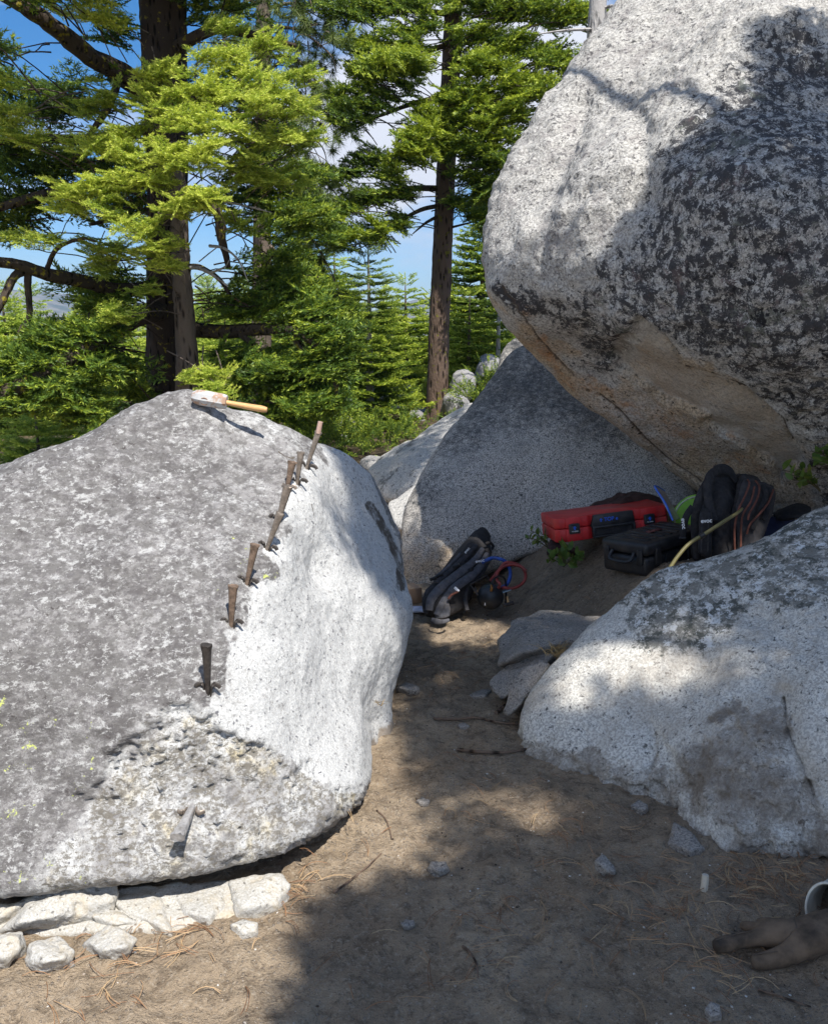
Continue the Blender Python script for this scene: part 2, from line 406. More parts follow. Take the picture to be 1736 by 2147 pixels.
left_pts = PP([(0, 1010, 2.6), (60, 962, 2.68), (140, 925, 2.8), (210, 893, 2.9), (300, 850, 3.0), (360, 836, 3.05), (415, 842, 3.1), (480, 862, 3.15), (560, 882, 3.2), (640, 920, 3.3), (740, 965, 3.5), (790, 1008, 3.6), (830, 1088, 3.62), (850, 1165, 3.6), (858, 1300, 3.25), (842, 1340, 3.15), (806, 1420, 2.95), (797, 1540, 2.85), (783, 1620, 2.62), (768, 1690, 2.38), (738, 1738, 2.20), (680, 1762, 2.10), (600, 1790, 2.02), (450, 1832, 1.92), (300, 1864, 1.87), (150, 1890, 1.84), (0, 1902, 1.83), (-150, 1900, 1.84),
    (435, 1445, 2.14), (484, 1310, 2.3), (517, 1222, 2.42), (560, 1150, 2.55), (583, 1090, 2.68), (605, 1015, 2.86), (645, 980, 3.0), (310, 1512, 2.06), (200, 1600, 2.0), (60, 1700, 1.96), (405, 1700, 2.00), (560, 1600, 2.13), (660, 1650, 2.2), (560, 1740, 2.03), (200, 1800, 1.9),
    (150, 1300, 2.2), (0, 1400, 2.08), (300, 1150, 2.42), (460, 1000, 2.82), (0, 1200, 2.3), (650, 1200, 2.78), (700, 1450, 2.52), (600, 1450, 2.3), (720, 1050, 3.28), (-150, 1100, 2.4), (-150, 1400, 2.05), (-150, 1650, 1.95)]) + \
    [Vector(q) for q in ((-1.9, 2.4, .1), (-1.9, 2.5, .8), (-1.8, 3.4, .9), (-1.7, 3.8, .1), (-1.0, 3.9, .9), (-.9, 4.1, .05), (-.3, 4.0, .5), (-.25, 4.0, .0), (-1.2, 3.4, 1.12), (-1.2, 2.15, -.1), (-.6, 2.3, -.12), (-.25, 2.6, -.12), (-.1, 2.9, -.1), (-.15, 3.7, -.1))]
left_rock = rock('granite_boulder', 'large pale boulder at left with a row of iron wedges along its grey lichened ridge', left_pts, M_left, sub=8, p=22, corr=.16, c=Vector((-.85, 2.95, .45)), disp=((.018, 2.2), (.008, 8)), masks=left_masks, shape=left_shape)

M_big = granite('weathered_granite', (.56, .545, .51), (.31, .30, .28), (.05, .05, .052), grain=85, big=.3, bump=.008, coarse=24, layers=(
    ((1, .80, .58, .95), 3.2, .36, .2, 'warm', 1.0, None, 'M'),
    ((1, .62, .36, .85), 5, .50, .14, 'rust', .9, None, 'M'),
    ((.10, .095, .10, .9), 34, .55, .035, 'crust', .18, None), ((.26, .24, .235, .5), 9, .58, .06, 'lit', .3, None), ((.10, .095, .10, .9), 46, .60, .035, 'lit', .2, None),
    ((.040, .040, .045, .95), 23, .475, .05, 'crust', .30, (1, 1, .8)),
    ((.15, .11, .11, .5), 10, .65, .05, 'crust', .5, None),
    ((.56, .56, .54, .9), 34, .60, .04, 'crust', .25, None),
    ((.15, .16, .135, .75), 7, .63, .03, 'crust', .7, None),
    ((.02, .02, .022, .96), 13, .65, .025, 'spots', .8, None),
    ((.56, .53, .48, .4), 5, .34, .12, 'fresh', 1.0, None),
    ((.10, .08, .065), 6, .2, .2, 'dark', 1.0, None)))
FLAKE = [(1275, 745), (1282, 715), (1338, 668), (1395, 715), (1432, 770), (1560, 812), (1640, 880), (1690, 975), (1640, 1010), (1560, 940), (1450, 872), (1330, 802)]
UNDER = [(1000, 520), (1062, 610), (1110, 640), (1200, 740), (1290, 800), (1340, 670), (1700, 940), (1720, 1100), (1450, 1080), (1200, 860), (1000, 640)]
def big_masks(V, UV, X):
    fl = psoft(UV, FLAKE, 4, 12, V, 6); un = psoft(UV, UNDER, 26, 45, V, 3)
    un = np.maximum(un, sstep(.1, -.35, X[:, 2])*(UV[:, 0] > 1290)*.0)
    lit = psoft(UV, [(900, 600), (1010, 200), (1300, -100), (2200, -100), (2200, 20), (1600, 60), (1400, 260), (1320, 500), (1180, 620), (1070, 620)], 60, 60, V, 3)  # sunlit shoulder: crust is thinned here, so the sun's brightness is in the colour
    dk = np.zeros(len(V))
    cracks = (([(1255, 828), (1300, 865), (1350, 920), (1400, 965), (1468, 1012)], 3.0), ([(1062, 600), (1078, 640), (1120, 705), (1200, 790)], 3.5), ([(1338, 668), (1395, 712), (1428, 768), (1560, 810), (1600, 850), (1640, 880), (1665, 940)], 3.5))
    for ln, ww in cracks: dk = np.maximum(dk, 1-sstep(ww*.4, ww*1.8, linedist(UV, ln)))
    rust = psoft(UV, [(1060, 600), (1130, 630), (1200, 780), (1330, 830), (1580, 930), (1640, 1000), (1560, 1020), (1400, 920), (1200, 850), (1100, 730)], 22, 30, V, 5)
    f = (X[:, 1] < .5)
    spots = psoft(UV, [(1100, 480), (1800, 200), (1900, 1050), (1650, 960), (1300, 640), (1150, 640)], 60, 0)
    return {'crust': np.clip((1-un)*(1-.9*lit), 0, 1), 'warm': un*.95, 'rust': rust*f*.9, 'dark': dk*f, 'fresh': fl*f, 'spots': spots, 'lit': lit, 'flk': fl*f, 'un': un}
def big_shape(V, UV, X, at):
    f = (X[:, 1] < .5)
    V = V-X*(.045*at['flk'])[:, None]
    V = V+X*((1-at['un'])*(.015*fbm(V*11, 5, .62)+.008*np.abs(fbm(V*42, 2))))[:, None]
    V = V-X*(.02*at['dark'])[:, None]
    # furrow on the sunlit shoulder
    d = linedist(UV, [(1215, 215), (1190, 300), (1160, 380), (1140, 460)]); V = V-X*(.05*np.exp(-(d/24)**2)*f)[:, None]
    d = linedist(UV, [(1330, 240), (1345, 330), (1350, 420)]); V = V-X*(.05*np.exp(-(d/28)**2)*f)[:, None]
    d = linedist(UV, [(1062, 600), (1085, 540), (1110, 480), (1180, 440)]); V = V+X*(.04*np.exp(-(d/26)**2)*f)[:, None]
    return V
big_pts = PP([(1320, -20, 5.3), (1240, 85, 5.1), (1150, 190, 4.9), (1082, 300, 4.75), (1033, 400, 4.65), (1014, 480, 4.6), (1018, 560, 4.6), (1036, 640, 4.62), (1095, 722, 4.66), (1140, 770, 4.7), (1200, 830, 4.75), (1280, 893, 4.8), (1380, 965, 4.85), (1460, 1025, 4.85), (1540, 1080, 4.8),
    (1065, 605, 4.25), (1100, 490, 4.26), (1150, 560, 4.12), (1200, 380, 4.04), (1180, 560, 4.02), (1350, 300, 3.92), (1330, 480, 3.82), (1500, 350, 3.55), (1650, 400, 3.4), (1800, 450, 3.35), (1450, 150, 4.1), (1600, 0, 4.2), (1300, 640, 3.84), (1450, 560, 3.6), (1600, 650, 3.45), (1736, 700, 3.4), (1200, 700, 4.3), (1400, 780, 4.05), (1560, 900, 4.05), (1736, 960, 3.95), (1900, 1000, 3.8), (1640, 1030, 4.35), (1736, 1060, 4.3), (2100, 500, 3.4), (2100, 900, 3.6)]) + \
    [Vector(q) for q in ((2.6, 3.6, 2.2), (3.6, 4.2, .6), (3.4, 4.4, 2.6), (2.6, 5.0, 3.9), (3.4, 6.0, 3.6), (1.9, 5.6, 3.75), (1.6, 6.4, 3.5), (2.5, 7.6, 3.2), (4.2, 6.4, 2.4), (3.9, 7, .8), (2.4, 6.9, .9), (1.4, 6.0, 2.1), (1.6, 5.7, 1.3), (3, 4.6, .2), (2.2, 4.6, .35))]
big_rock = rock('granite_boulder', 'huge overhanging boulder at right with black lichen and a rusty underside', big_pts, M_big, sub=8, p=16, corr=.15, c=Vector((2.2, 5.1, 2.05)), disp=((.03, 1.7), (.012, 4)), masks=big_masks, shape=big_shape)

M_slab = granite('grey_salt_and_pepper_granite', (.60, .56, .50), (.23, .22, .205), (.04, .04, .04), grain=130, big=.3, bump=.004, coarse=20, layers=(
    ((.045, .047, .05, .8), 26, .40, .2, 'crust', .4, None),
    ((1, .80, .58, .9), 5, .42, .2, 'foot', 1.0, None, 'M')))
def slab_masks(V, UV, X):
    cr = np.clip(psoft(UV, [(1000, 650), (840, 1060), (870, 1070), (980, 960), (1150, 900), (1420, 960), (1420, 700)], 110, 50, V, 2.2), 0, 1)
    return {'crust': cr, 'foot': np.clip(sstep(.75, .05, V[:, 2])*sstep(.9, .2, V[:, 0]), 0, 1)}
slab_pts = PP([(1085, 728, 6.3), (1105, 745, 6.2), (1040, 800, 6.0), (985, 862, 5.8), (925, 930, 5.55), (880, 1000, 5.35), (855, 1050, 5.2), (845, 1110, 5.1), (842, 1180, 5.0), (843, 1235, 4.95), (900, 1250, 4.85), (1000, 1215, 4.9), (1090, 1170, 4.95), (1160, 1145, 4.9), (1300, 1120, 4.85), (1450, 1060, 4.95), (1000, 1000, 5.2), (1150, 900, 5.45), (1300, 1000, 5.15), (1120, 1050, 5.1)]) + \
    [Vector(q) for q in ((1.9, 6.0, 1.5), (2.3, 6.1, .5), (1.5, 7.4, 1.0), (.5, 7.0, .4), (.1, 6.2, .1), (2.4, 7.5, .3), (1.2, 6.8, 1.45))]
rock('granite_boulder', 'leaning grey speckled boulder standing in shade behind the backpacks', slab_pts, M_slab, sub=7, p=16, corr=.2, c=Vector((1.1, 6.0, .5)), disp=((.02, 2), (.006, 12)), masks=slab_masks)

M_right = granite('pale_speckled_granite', (.70, .68, .62), (.41, .395, .36), (.08, .08, .08), grain=125, big=.3, bump=.0035, coarse=28, layers=(
    ((.34, .30, .25, .6), 4, .50, .14, None, 0, None), ((.15, .145, .125, .85), 16, .47, .07, 'crust', .5, None),
    ((.07, .075, .065, .9), 24, .54, .05, 'crust', .3, None),
    ((.62, .62, .60), 26, .60, .04, 'crust', .4, None),
    ((.125, .095, .068, .8), 9, .44, .3, 'dirt', .8, None),
    ((.10, .085, .07, .8), 9, .4, .25, 'dark', 1.0, None)))
def right_masks(V, UV, X):
    cr = psoft(UV, [(1250, 1200), (1330, 1400), (1500, 1380), (1600, 1270), (1900, 1250), (1900, 1000), (1700, 1040)], 50, 60, V, 4)
    dt = psoft(UV, [(1135, 1560), (1240, 1560), (1350, 1640), (1420, 1560), (1520, 1500), (1640, 1480), (1650, 1560), (1700, 1680), (1800, 1720), (1800, 1900), (1520, 1900), (1500, 1740), (1410, 1690), (1340, 1670), (1180, 1640)], 16, 55, V, 7)
    dk = np.zeros(len(V))
    for ln, ww in (([(1345, 1560), (1352, 1600), (1345, 1640), (1370, 1672)], 8), ([(1640, 1480), (1648, 1560), (1690, 1650), (1710, 1700)], 5), ([(1350, 1235), (1352, 1290)], 3)): dk = np.maximum(dk, 1-sstep(ww*.4, ww*1.7, linedist(UV, ln)+6*np.abs(fbm(V*20, 2))))
    return {'crust': cr, 'dirt': np.maximum(dt, sstep(.07, .0, V[:, 2]+.03*fbm(V*8, 3))), 'dark': dk}
def right_shape(V, UV, X, at):
    V = V-X*(.03*at['dark'])[:, None]
    V = V+X*(at['dirt']*.022*fbm(V*18, 4, .65))[:, None]+X*(.004*fbm(V*30, 3))[:, None]
    d = linedist(UV, [(1345, 1540), (1390, 1620), (1440, 1690)]); V = V-X*(.045*np.exp(-(d/34)**2))[:, None]
    d = linedist(UV, [(1170, 1640), (1260, 1660), (1360, 1690)]); V = V-X*(.04*np.exp(-(d/30)**2))[:, None]
    d = linedist(UV, [(1640, 1470), (1650, 1560), (1700, 1690)]); V = V-X*(.05*np.exp(-(d/30)**2))[:, None]
    return V
right_pts = PP([(1740, 1062, 3.15), (1640, 1108, 3.15), (1560, 1150, 3.15), (1480, 1178, 3.15), (1400, 1190, 3.15), (1330, 1228, 3.13), (1260, 1290, 3.1), (1200, 1350, 3.05), (1140, 1420, 3.0), (1100, 1480, 2.9), (1106, 1520, 2.84), (1125, 1560, 2.75), (1150, 1610, 2.68), (1190, 1640, 2.6), (1300, 1660, 2.5), (1370, 1685, 2.42), (1430, 1730, 2.32), (1475, 1775, 2.22), (1520, 1790, 2.17), (1600, 1800, 2.13), (1740, 1810, 2.1), (1900, 1830, 2.05),
    (1450, 1400, 2.72), (1600, 1300, 2.75), (1736, 1200, 2.8), (1300, 1450, 2.75), (1450, 1550, 2.48), (1600, 1520, 2.38), (1736, 1450, 2.35), (1900, 1400, 2.3), (1900, 1150, 2.8), (1250, 1560, 2.68), (1600, 1650, 2.22), (1736, 1650, 2.18)]) + \
    [Vector(q) for q in ((2.1, 2.3, .7), (2.2, 3.4, .9), (1.7, 3.5, .6), (1.2, 3.45, .25), (.6, 3.2, -.05), (2.3, 2.1, 0), (2.3, 3.5, .1), (.9, 2.5, -.15), (.5, 2.9, -.1), (1.8, 2.9, -.15))]
right_rock = rock('granite_boulder', 'low sloping boulder in the right foreground with dirt crusted on its lower face', right_pts, M_right, sub=8, p=18, corr=.17, c=Vector((1.4, 2.85, .35)), disp=((.016, 2.4), (.006, 9)), masks=right_masks, shape=right_shape)

# small rocks on the slope in front of the right boulder
M_small = granite('dusty_granite', (.36, .33, .29), (.22, .195, .17), (.07, .065, .06), grain=170, big=.4, bump=.004, coarse=30, layers=(
    ((.15, .11, .078, .92), 8, .45, .14, 'foot', .8, None), ((.10, .10, .10, .8), 16, .64, .06, None, 0, None)))
def foot_mask(z0, z1, top=1.0):
    def f(V, UV, X): return {'foot': np.clip(sstep(z1, z0, V[:, 2]+.06*fbm(V*6, 3)), 0, 1)*top}
    return f
def hang(front, back_dy, zlow):
    """turn outline points into a solid with thickness behind"""
    A = PP(front); return A+[Vector((p.x*1.04, p.y+back_dy, max(zlow, p.z-.1))) for p in A]
rock('rock', 'rounded grey rock half buried in the dirt slope behind the right boulder', PP([(1045, 1345, 3.45), (1075, 1300, 3.6), (1130, 1280, 3.7), (1200, 1283, 3.65), (1262, 1290, 3.5), (1250, 1330, 3.3), (1170, 1350, 3.25), (1090, 1370, 3.2), (1048, 1395, 3.25), (1110, 1330, 3.35)])+[Vector((.75, 3.9, .05)), Vector((.45, 3.75, .0)), Vector((.9, 3.4, .1)), Vector((.5, 3.45, .0))], M_small, 6, 40, .2, disp=((.03, 4), (.008, 16)), cat='rock', masks=foot_mask(.02, .28))
rock('rock', 'lower grey rock wedged under the rounded rock beside the path', PP([(1035, 1425, 3.22), (1060, 1390, 3.27), (1110, 1375, 3.27), (1160, 1372, 3.25), (1130, 1405, 3.18), (1090, 1440, 3.12), (1055, 1465, 3.12), (1038, 1450, 3.16)])+[Vector((.42, 3.4, -.05)), Vector((.6, 3.4, .0))], M_small, 6, 40, .2, disp=((.03, 5), (.008, 18)), cat='rock', masks=foot_mask(-.02, .22))
rock('rock', 'narrow tan rock rib lying against the tip of the right boulder', PP([(1055, 1490, 3.0), (1072, 1448, 3.04), (1105, 1404, 3.08), (1132, 1388, 3.1), (1150, 1398, 3.08), (1118, 1440, 3.02), (1092, 1475, 2.97), (1070, 1497, 2.96)])+[Vector((.42, 3.12, -.02)), Vector((.52, 3.15, .02))], M_small, 5, 40, .2, disp=((.02, 6), (.006, 20)), cat='rock', masks=foot_mask(-.1, .1))
# rocks behind
M_far = granite('far_granite', (.60, .58, .54), (.38, .37, .35), (.13, .13, .13), grain=90, big=.3, bump=.006, coarse=14, layers=(((.13, .13, .125, .85), 7, .54, .07, 'foot', .6, None),))
def allm(x):
    def f(V, UV, X): return {'foot': np.full(len(V), x)}
    return f
rock('granite_boulder', 'sun dappled pale boulder seen through the gap behind the left boulder', PP([(770, 985, 6.9), (830, 935, 7.1), (900, 893, 7.3), (960, 858, 7.5), (1000, 842, 7.6), (1010, 900, 7.0), (960, 930, 6.6), (900, 1000, 6.2), (860, 1030, 6.2), (815, 1050, 6.3), (790, 1020, 6.6), (850, 960, 6.6), (920, 930, 6.7)])+[Vector((.9, 8.2, .7)), Vector((.3, 8.0, .3)), Vector((-.3, 7.6, .1)), Vector((.2, 6.4, .1)), Vector((1.1, 7.0, .3))], M_far, 6, 16, .25, disp=((.03, 3), (.01, 10)), masks=allm(.9))
rock('rock', 'small sunlit tan rock low in the gap between the two big boulders', PP([(815, 1055, 5.9), (845, 1035, 5.9), (880, 1010, 5.9), (890, 1060, 5.6), (870, 1100, 5.4), (835, 1110, 5.5), (820, 1085, 5.7)])+[Vector((.1, 6.1, -.1)), Vector((-.1, 5.9, -.1))], M_far, 5, 14, .3, disp=((.012, 6),), cat='rock', masks=allm(.5))
rock('granite_boulder', 'dark rounded boulder peeking up behind the leaning grey boulder', PP([(1042, 790, 7.5), (1048, 745, 7.6), (1065, 718, 7.7), (1090, 708, 7.8), (1130, 725, 7.6), (1140, 790, 7.3), (1080, 800, 7.2)])+[Vector((1.6, 8.6, 1.2)), Vector((.8, 8.4, .3)), Vector((1.6, 7.6, .3))], M_slab, 5, 14, .3, disp=((.02, 4),), masks=lambda V, UV, X: {'crust': np.full(len(V), .9), 'foot': np.zeros(len(V))})
M_forest = granite('forest_granite', (.36, .35, .34), (.23, .225, .22), (.09, .09, .10), grain=50, big=.3, bump=.01, coarse=9, layers=(((.16, .16, .17, .8), 5, .55, .06, 'foot', .5, None),))
def far_rock(label, u0, v0, u1, v1, y, foot=.7, cat='rock', thick=.8, seed=0):
    rn = random.Random(seed); um = (u0+u1)/2; h = v1-v0; w = u1-u0
    L = [(u0, v1-h*.2, y), (u0+w*.03, v0+h*.38, y), (u0+w*.22, v0+h*.12*rn.random(), y+.1), (um+w*.12, v0, y+.15), (u0+w*.92, v0+h*.22, y+.1), (u1, v1-h*.25, y), (u0+w*.2, v1+4, y-.25), (u0+w*.8, v1+4, y-.25), (um, (v0+v1)/2, y-.3)]
    A = PP(L); A += [Vector((p.x, p.y+thick, p.z-.15)) for p in A[:6:2]]
    return rock('rock', label, A, M_forest, 5, 12, .3, disp=((.04, 2.5), (.02, 9)), cat=cat, masks=allm(foot), occ=False)
far_rock('rounded dark topped rock right of the mossy trunk foot', 945, 776, 998, 835, 10.6, .95, seed=1)
far_rock('pale rock slab under the dark rounded rock by the mossy trunk', 930, 815, 985, 868, 10.3, .5, seed=2)
far_rock('wide sunlit pale rock left of the mossy trunk foot', 795, 806, 885, 878, 13.0, .1, thick=1.6, seed=3)
far_rock('grey rock in shade touching the left of the mossy trunk', 858, 852, 905, 890, 11.2, .9, seed=4)
far_rock('pale grey broken rock between the firs above the topmost wedge', 700, 872, 752, 955, 9.4, .55, seed=5)
far_rock('low shaded rock at the far end of the white boulder edge', 755, 955, 810, 985, 7.6, .6, seed=6)
far_rock('dark lichened rock half hidden by brush near the shaded slope', 1000, 745, 1050, 800, 11.5, .95, seed=7)

# ------------------------------------------------------------------ ground, hills
def gh(x, y):
    x = np.asarray(x, float); y = np.asarray(y, float)
    z = .45*sstep(.42, 1.2, x)*sstep(3.0, 3.6, y)*(1-sstep(8, 14, y)*.2)
    z = z+.05*sstep(.9, 1.7, x)*(1-sstep(2.2, 3, y))
    z = z+.33*sstep(5.3, 8.5, y)*(1-.9*sstep(.4, 1.2, x))
    z = z-.30*sstep(-1.0, -5.0, x)*sstep(4, 9, y)
    fy = np.maximum(y-15, 0); z = z-90*(1-np.exp(-fy/320.0))-.1*np.maximum(-x-4, 0)*sstep(5, 10, y)*np.exp(-np.maximum(-x-4, 0)/60)
    r = np.sqrt(x*x+y*y); z = z+175*sstep(900, 2900, r)*(y > 0)*(1+.18*np.sin(x/310.0)+.09*np.sin(x/97.0+1))
    P3 = np.stack([x, y, np.zeros_like(x)], 1)
    z = z+.016*fbm(P3*1.3, 3)*(r < 400)+.016*fbm(P3*5+3, 3)*(r < 30)+.012*fbm(P3*13, 4, .6)*(r < 8)
    # trodden hollow along the path, loose edge by the left rock
    z = z-.02*np.exp(-((x-.1-.12*(y-3))/.35)**2)*(r < 8)
    return z
GZT = []
def gz(x, y):
    gx_, gy_, Z = GZT; i = min(max(int(np.searchsorted(gx_, x))-1, 0), len(gx_)-2); j = min(max(int(np.searchsorted(gy_, y))-1, 0), len(gy_)-2)
    a = min(max((x-gx_[i])/(gx_[i+1]-gx_[i]), 0), 1); b = min(max((y-gy_[j])/(gy_[j+1]-gy_[j]), 0), 1)
    return float((Z[j, i]*(1-a)+Z[j, i+1]*a)*(1-b)+(Z[j+1, i]*(1-a)+Z[j+1, i+1]*a)*b)
def axis(a, b, st, far_lo, far_hi, g=1.13):
    m = list(np.arange(a, b, st)); s = st
    hi = []; q = m[-1]
    while q < far_hi: s *= g; q += s; hi.append(q)
    lo = []; q = a; s = st
    while q > far_lo: s *= g; q -= s; lo.append(q)
    return np.array(lo[::-1]+m+hi)
gx = axis(-1.6, 2.2, .0125, -4200, 4200); gy = axis(1.2, 5.6, .0125, -60, 4200)
GX, GY = np.meshgrid(gx, gy); gv = np.stack([GX.ravel(), GY.ravel(), gh(GX.ravel(), GY.ravel())], 1)
GZT += [gx, gy, gv[:, 2].reshape(len(gy), len(gx))]; nx = len(gx); ii = np.arange(len(gy)-1)[:, None]*nx+np.arange(nx-1)[None, :]; ii = ii.ravel()
gf = np.stack([ii, ii+1, ii+nx+1, ii+nx], 1)
def ground_mat():
    t = NT('dirt_ground')
    pos = t.n('ShaderNodeNewGeometry').outputs['Position']
    sp = t.n('ShaderNodeSeparateXYZ'); t.L(pos, sp.inputs[0])
    n1 = t.noise(1.6, 6, .6); n2 = t.noise(9, 6, .65); n3 = t.noise(95, 4, .7); n4 = t.noise(330, 3, .6)
    c = t.mix(t.step(n1, .3, .7), (.31, .232, .155), (.49, .385, .268))
    c = t.mix(t.math('MULTIPLY', t.step(n2, .45, .72), .6), c, (.17, .13, .092))
    n5 = t.noise(34, 6, .7); c = t.mix(t.math('MULTIPLY', t.step(n5, .50, .62), .5), c, (.10, .075, .052))
    c = t.mix(t.math('MULTIPLY', t.step(n3, .52, .66), .6), c, (.52, .44, .34))
    c = t.mix(t.math('MULTIPLY', t.step(n4, .58, .70), .7), c, (.06, .045, .035))
    v = t.vor(110); vc = t.vor(110, out='Color')
    sep = t.n('ShaderNodeSeparateColor'); t.L(vc, sep.inputs[0])
    peb = t.math('MULTIPLY', t.step(v, .42, .30), t.step(sep.outputs[0], .66, .72))
    peb = t.math('MULTIPLY', peb, t.step(t.noise(3.0, 3), .38, .6))
    c = t.mix(peb, c, (.36, .30, .24))
    # soil colour gets darker towards the right of the path
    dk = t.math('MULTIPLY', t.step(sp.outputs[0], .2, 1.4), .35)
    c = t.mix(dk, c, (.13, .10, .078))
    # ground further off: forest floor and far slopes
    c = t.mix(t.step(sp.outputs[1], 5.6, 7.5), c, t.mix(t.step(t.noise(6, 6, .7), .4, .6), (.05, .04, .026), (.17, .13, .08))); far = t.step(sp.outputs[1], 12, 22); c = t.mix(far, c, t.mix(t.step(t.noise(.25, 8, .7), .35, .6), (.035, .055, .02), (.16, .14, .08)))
    ff = t.step(sp.outputs[1], 200, 500); c = t.mix(ff, c, t.mix(t.step(t.noise(.006, 8, .7), .42, .6), (.045, .07, .045), (.22, .20, .16)))
    h = t.math('ADD', t.math('MULTIPLY', n3, .7), t.math('ADD', t.math('MULTIPLY', n4, .25), t.math('ADD', t.math('MULTIPLY', n2, 1.5), t.math('MULTIPLY', peb, .5))))
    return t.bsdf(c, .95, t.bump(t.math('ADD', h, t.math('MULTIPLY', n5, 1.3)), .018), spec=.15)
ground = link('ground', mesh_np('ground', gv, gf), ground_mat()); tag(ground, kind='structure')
OCC.append((gv, None))
# ------------------------------------------------------------------ foliage
def leaf_mat(name, dark, mid, tip, trans=.28):
    t = NT(name); a = t.attr('tint'); n = t.noise(9, 3, .6)
    a = t.math('ADD', a, t.math('MULTIPLY', t.math('SUBTRACT', n, .5), .35))
    c = t.ramp(a, [(0, dark), (.5, mid), (1, tip)])
    d = t.n('ShaderNodeBsdfPrincipled'); t.L(c, d.inputs['Base Color']); d.inputs['Roughness'].default_value = .5; d.inputs['Specular IOR Level'].default_value = .35
    tr = t.n('ShaderNodeBsdfTranslucent'); t.L(t.mix(.5, c, (.30, .40, .03)), tr.inputs['Color'])
    m = t.n('ShaderNodeMixShader'); m.inputs[0].default_value = trans; t.L(d.outputs[0], m.inputs[1]); t.L(tr.outputs[0], m.inputs[2])
    t.L(m.outputs[0], t.out.inputs['Surface']); return t.m
M_fir = leaf_mat('fir_needles', (.018, .048, .018), (.125, .215, .032), (.52, .60, .06))  # darker needle tone, shade of the inner boughs put into the colour
M_firb = leaf_mat('bright_fir_needles', (.055, .13, .03), (.34, .46, .06), (.74, .80, .14))  # paler copy of the same needles, coloured for sunlit foliage
M_pine = leaf_mat('pine_needles', (.04, .07, .03), (.14, .20, .05), (.30, .34, .12), .15)
def bark_mat(name, a, b, lichen=None, lat=.6):
    t = NT(name); v = t.vor(26, vec=t.maps((1, 1, .22))); n = t.noise(60, 5, .7, st=(1, 1, .3))
    h = t.math('ADD', t.step(v, .1, .5), t.math('MULTIPLY', n, .7))
    c = t.mix(t.step(h, .3, 1.1), a, b)
    if lichen: c = t.mix(t.step(t.noise(14, 5, .65), lat-.03, lat+.04), c, lichen)
    return t.bsdf(c, .9, t.bump(h, .02), spec=.15)
M_bark = bark_mat('dark_fir_bark', (.012, .010, .009), (.065, .05, .042), (.30, .25, .035), .63)
M_barkl = bark_mat('brown_fir_bark', (.028, .02, .017), (.15, .105, .08), (.20, .19, .03), .62)
M_bark2 = bark_mat('plain_bark', (.05, .04, .035), (.20, .16, .13))
M_dead = bark_mat('bleached_wood', (.20, .19, .18), (.46, .44, .42))
M_limb = bark_mat('mossy_limb_bark', (.018, .014, .012), (.075, .058, .045), (.26, .22, .03), .60)
RS = np.random.RandomState(11)

def make_spray(L=.30, n_side=8, dens=240, nl=.024, nw=.006, flat=.45, seed=0, stub=0.0):
    """a fir branchlet: fan of twigs in the XY plane (stem along +Y), needles set round each twig, as loose triangles"""
    r = np.random.RandomState(seed); T = []   # twigs: (p0, dir, len, age)
    def seg(p0, d, l, lv):
        T.append((p0, d, l, lv))
        if lv >= 2: return
        m = n_side if lv == 0 else max(2, int(n_side*.45))
        for i in range(m):
            t = .12+.83*(i+r.rand()*.5)/m; s = 1 if i % 2 else -1; ang = s*math.radians(46+r.randn()*7)
            c_, s_ = math.cos(ang), math.sin(ang)
            e = np.array([d[0]*c_+d[1]*s_, -d[0]*s_+d[1]*c_, d[2]+r.randn()*.06]); e /= np.linalg.norm(e)
            seg(p0+d*l*t, e, l*(.60-.42*t)*(.85+.3*r.rand())*(1.0 if lv == 0 else .8), lv+1)
    seg(np.zeros(3), np.array([0, 1., .05]), L, 0)
    P0 = []; Dd = []; A = []
    for p0, d, l, lv in T:
        k = max(3, int(l*dens)); t = r.rand(k)*(1-stub*(lv == 0))+stub*(lv == 0)
        P0.append(p0+d*(l*t)[:, None]+np.array([0, 0, .02])*(t*t*l/.1)[:, None]*.3); Dd.append(np.repeat(d[None], k, 0)); A.append(.25+.75*t**1.5*(.6+.4*(lv > 0)))
    P0 = np.concatenate(P0); Dd = np.concatenate(Dd); A = np.concatenate(A); k = len(P0)
    phi = r.rand(k)*2*math.pi; up = np.array([0, 0, 1.]); side = np.cross(Dd, up); side /= np.linalg.norm(side, axis=1)[:, None]
    out = side*np.cos(phi)[:, None]+np.array([0, 0, 1.])*(np.sin(phi)*flat+.22)[:, None]
    nd = Dd*(.55+.25*r.rand(k))[:, None]+out*(.85)[None] if False else Dd*(.55+.25*r.rand(k))[:, None]+out*.85
    nd /= np.linalg.norm(nd, axis=1)[:, None]; ln = nl*(.75+.5*r.rand(k))
    w = np.cross(nd, r.normal(size=(k, 3))); w /= np.linalg.norm(w, axis=1)[:, None]
    V = np.stack([P0-w*nw/2, P0+w*nw/2, P0+nd*ln[:, None]], 1).reshape(-1, 3)
    a = np.repeat(A+r.randn(k)*.08, 3)
    # twig wood: thin triangles
    return V, a
SPR = [make_spray(.30, 8, 230, .025, .0065, seed=i) for i in range(5)]
SPR_M = [make_spray(.34, 7, 130, .034, .011, seed=20+i) for i in range(4)]
SPR_F = [make_spray(.42, 5, 62, .060, .024, seed=40+i) for i in range(4)]
def bases(Y, Nn):
    Y = Y/np.linalg.norm(Y, axis=1)[:, None]; X = np.cross(Y, Nn); X /= np.linalg.norm(X, axis=1)[:, None]+1e-9; Z = np.cross(X, Y)
    return np.stack([X, Y, Z], 2)     # columns
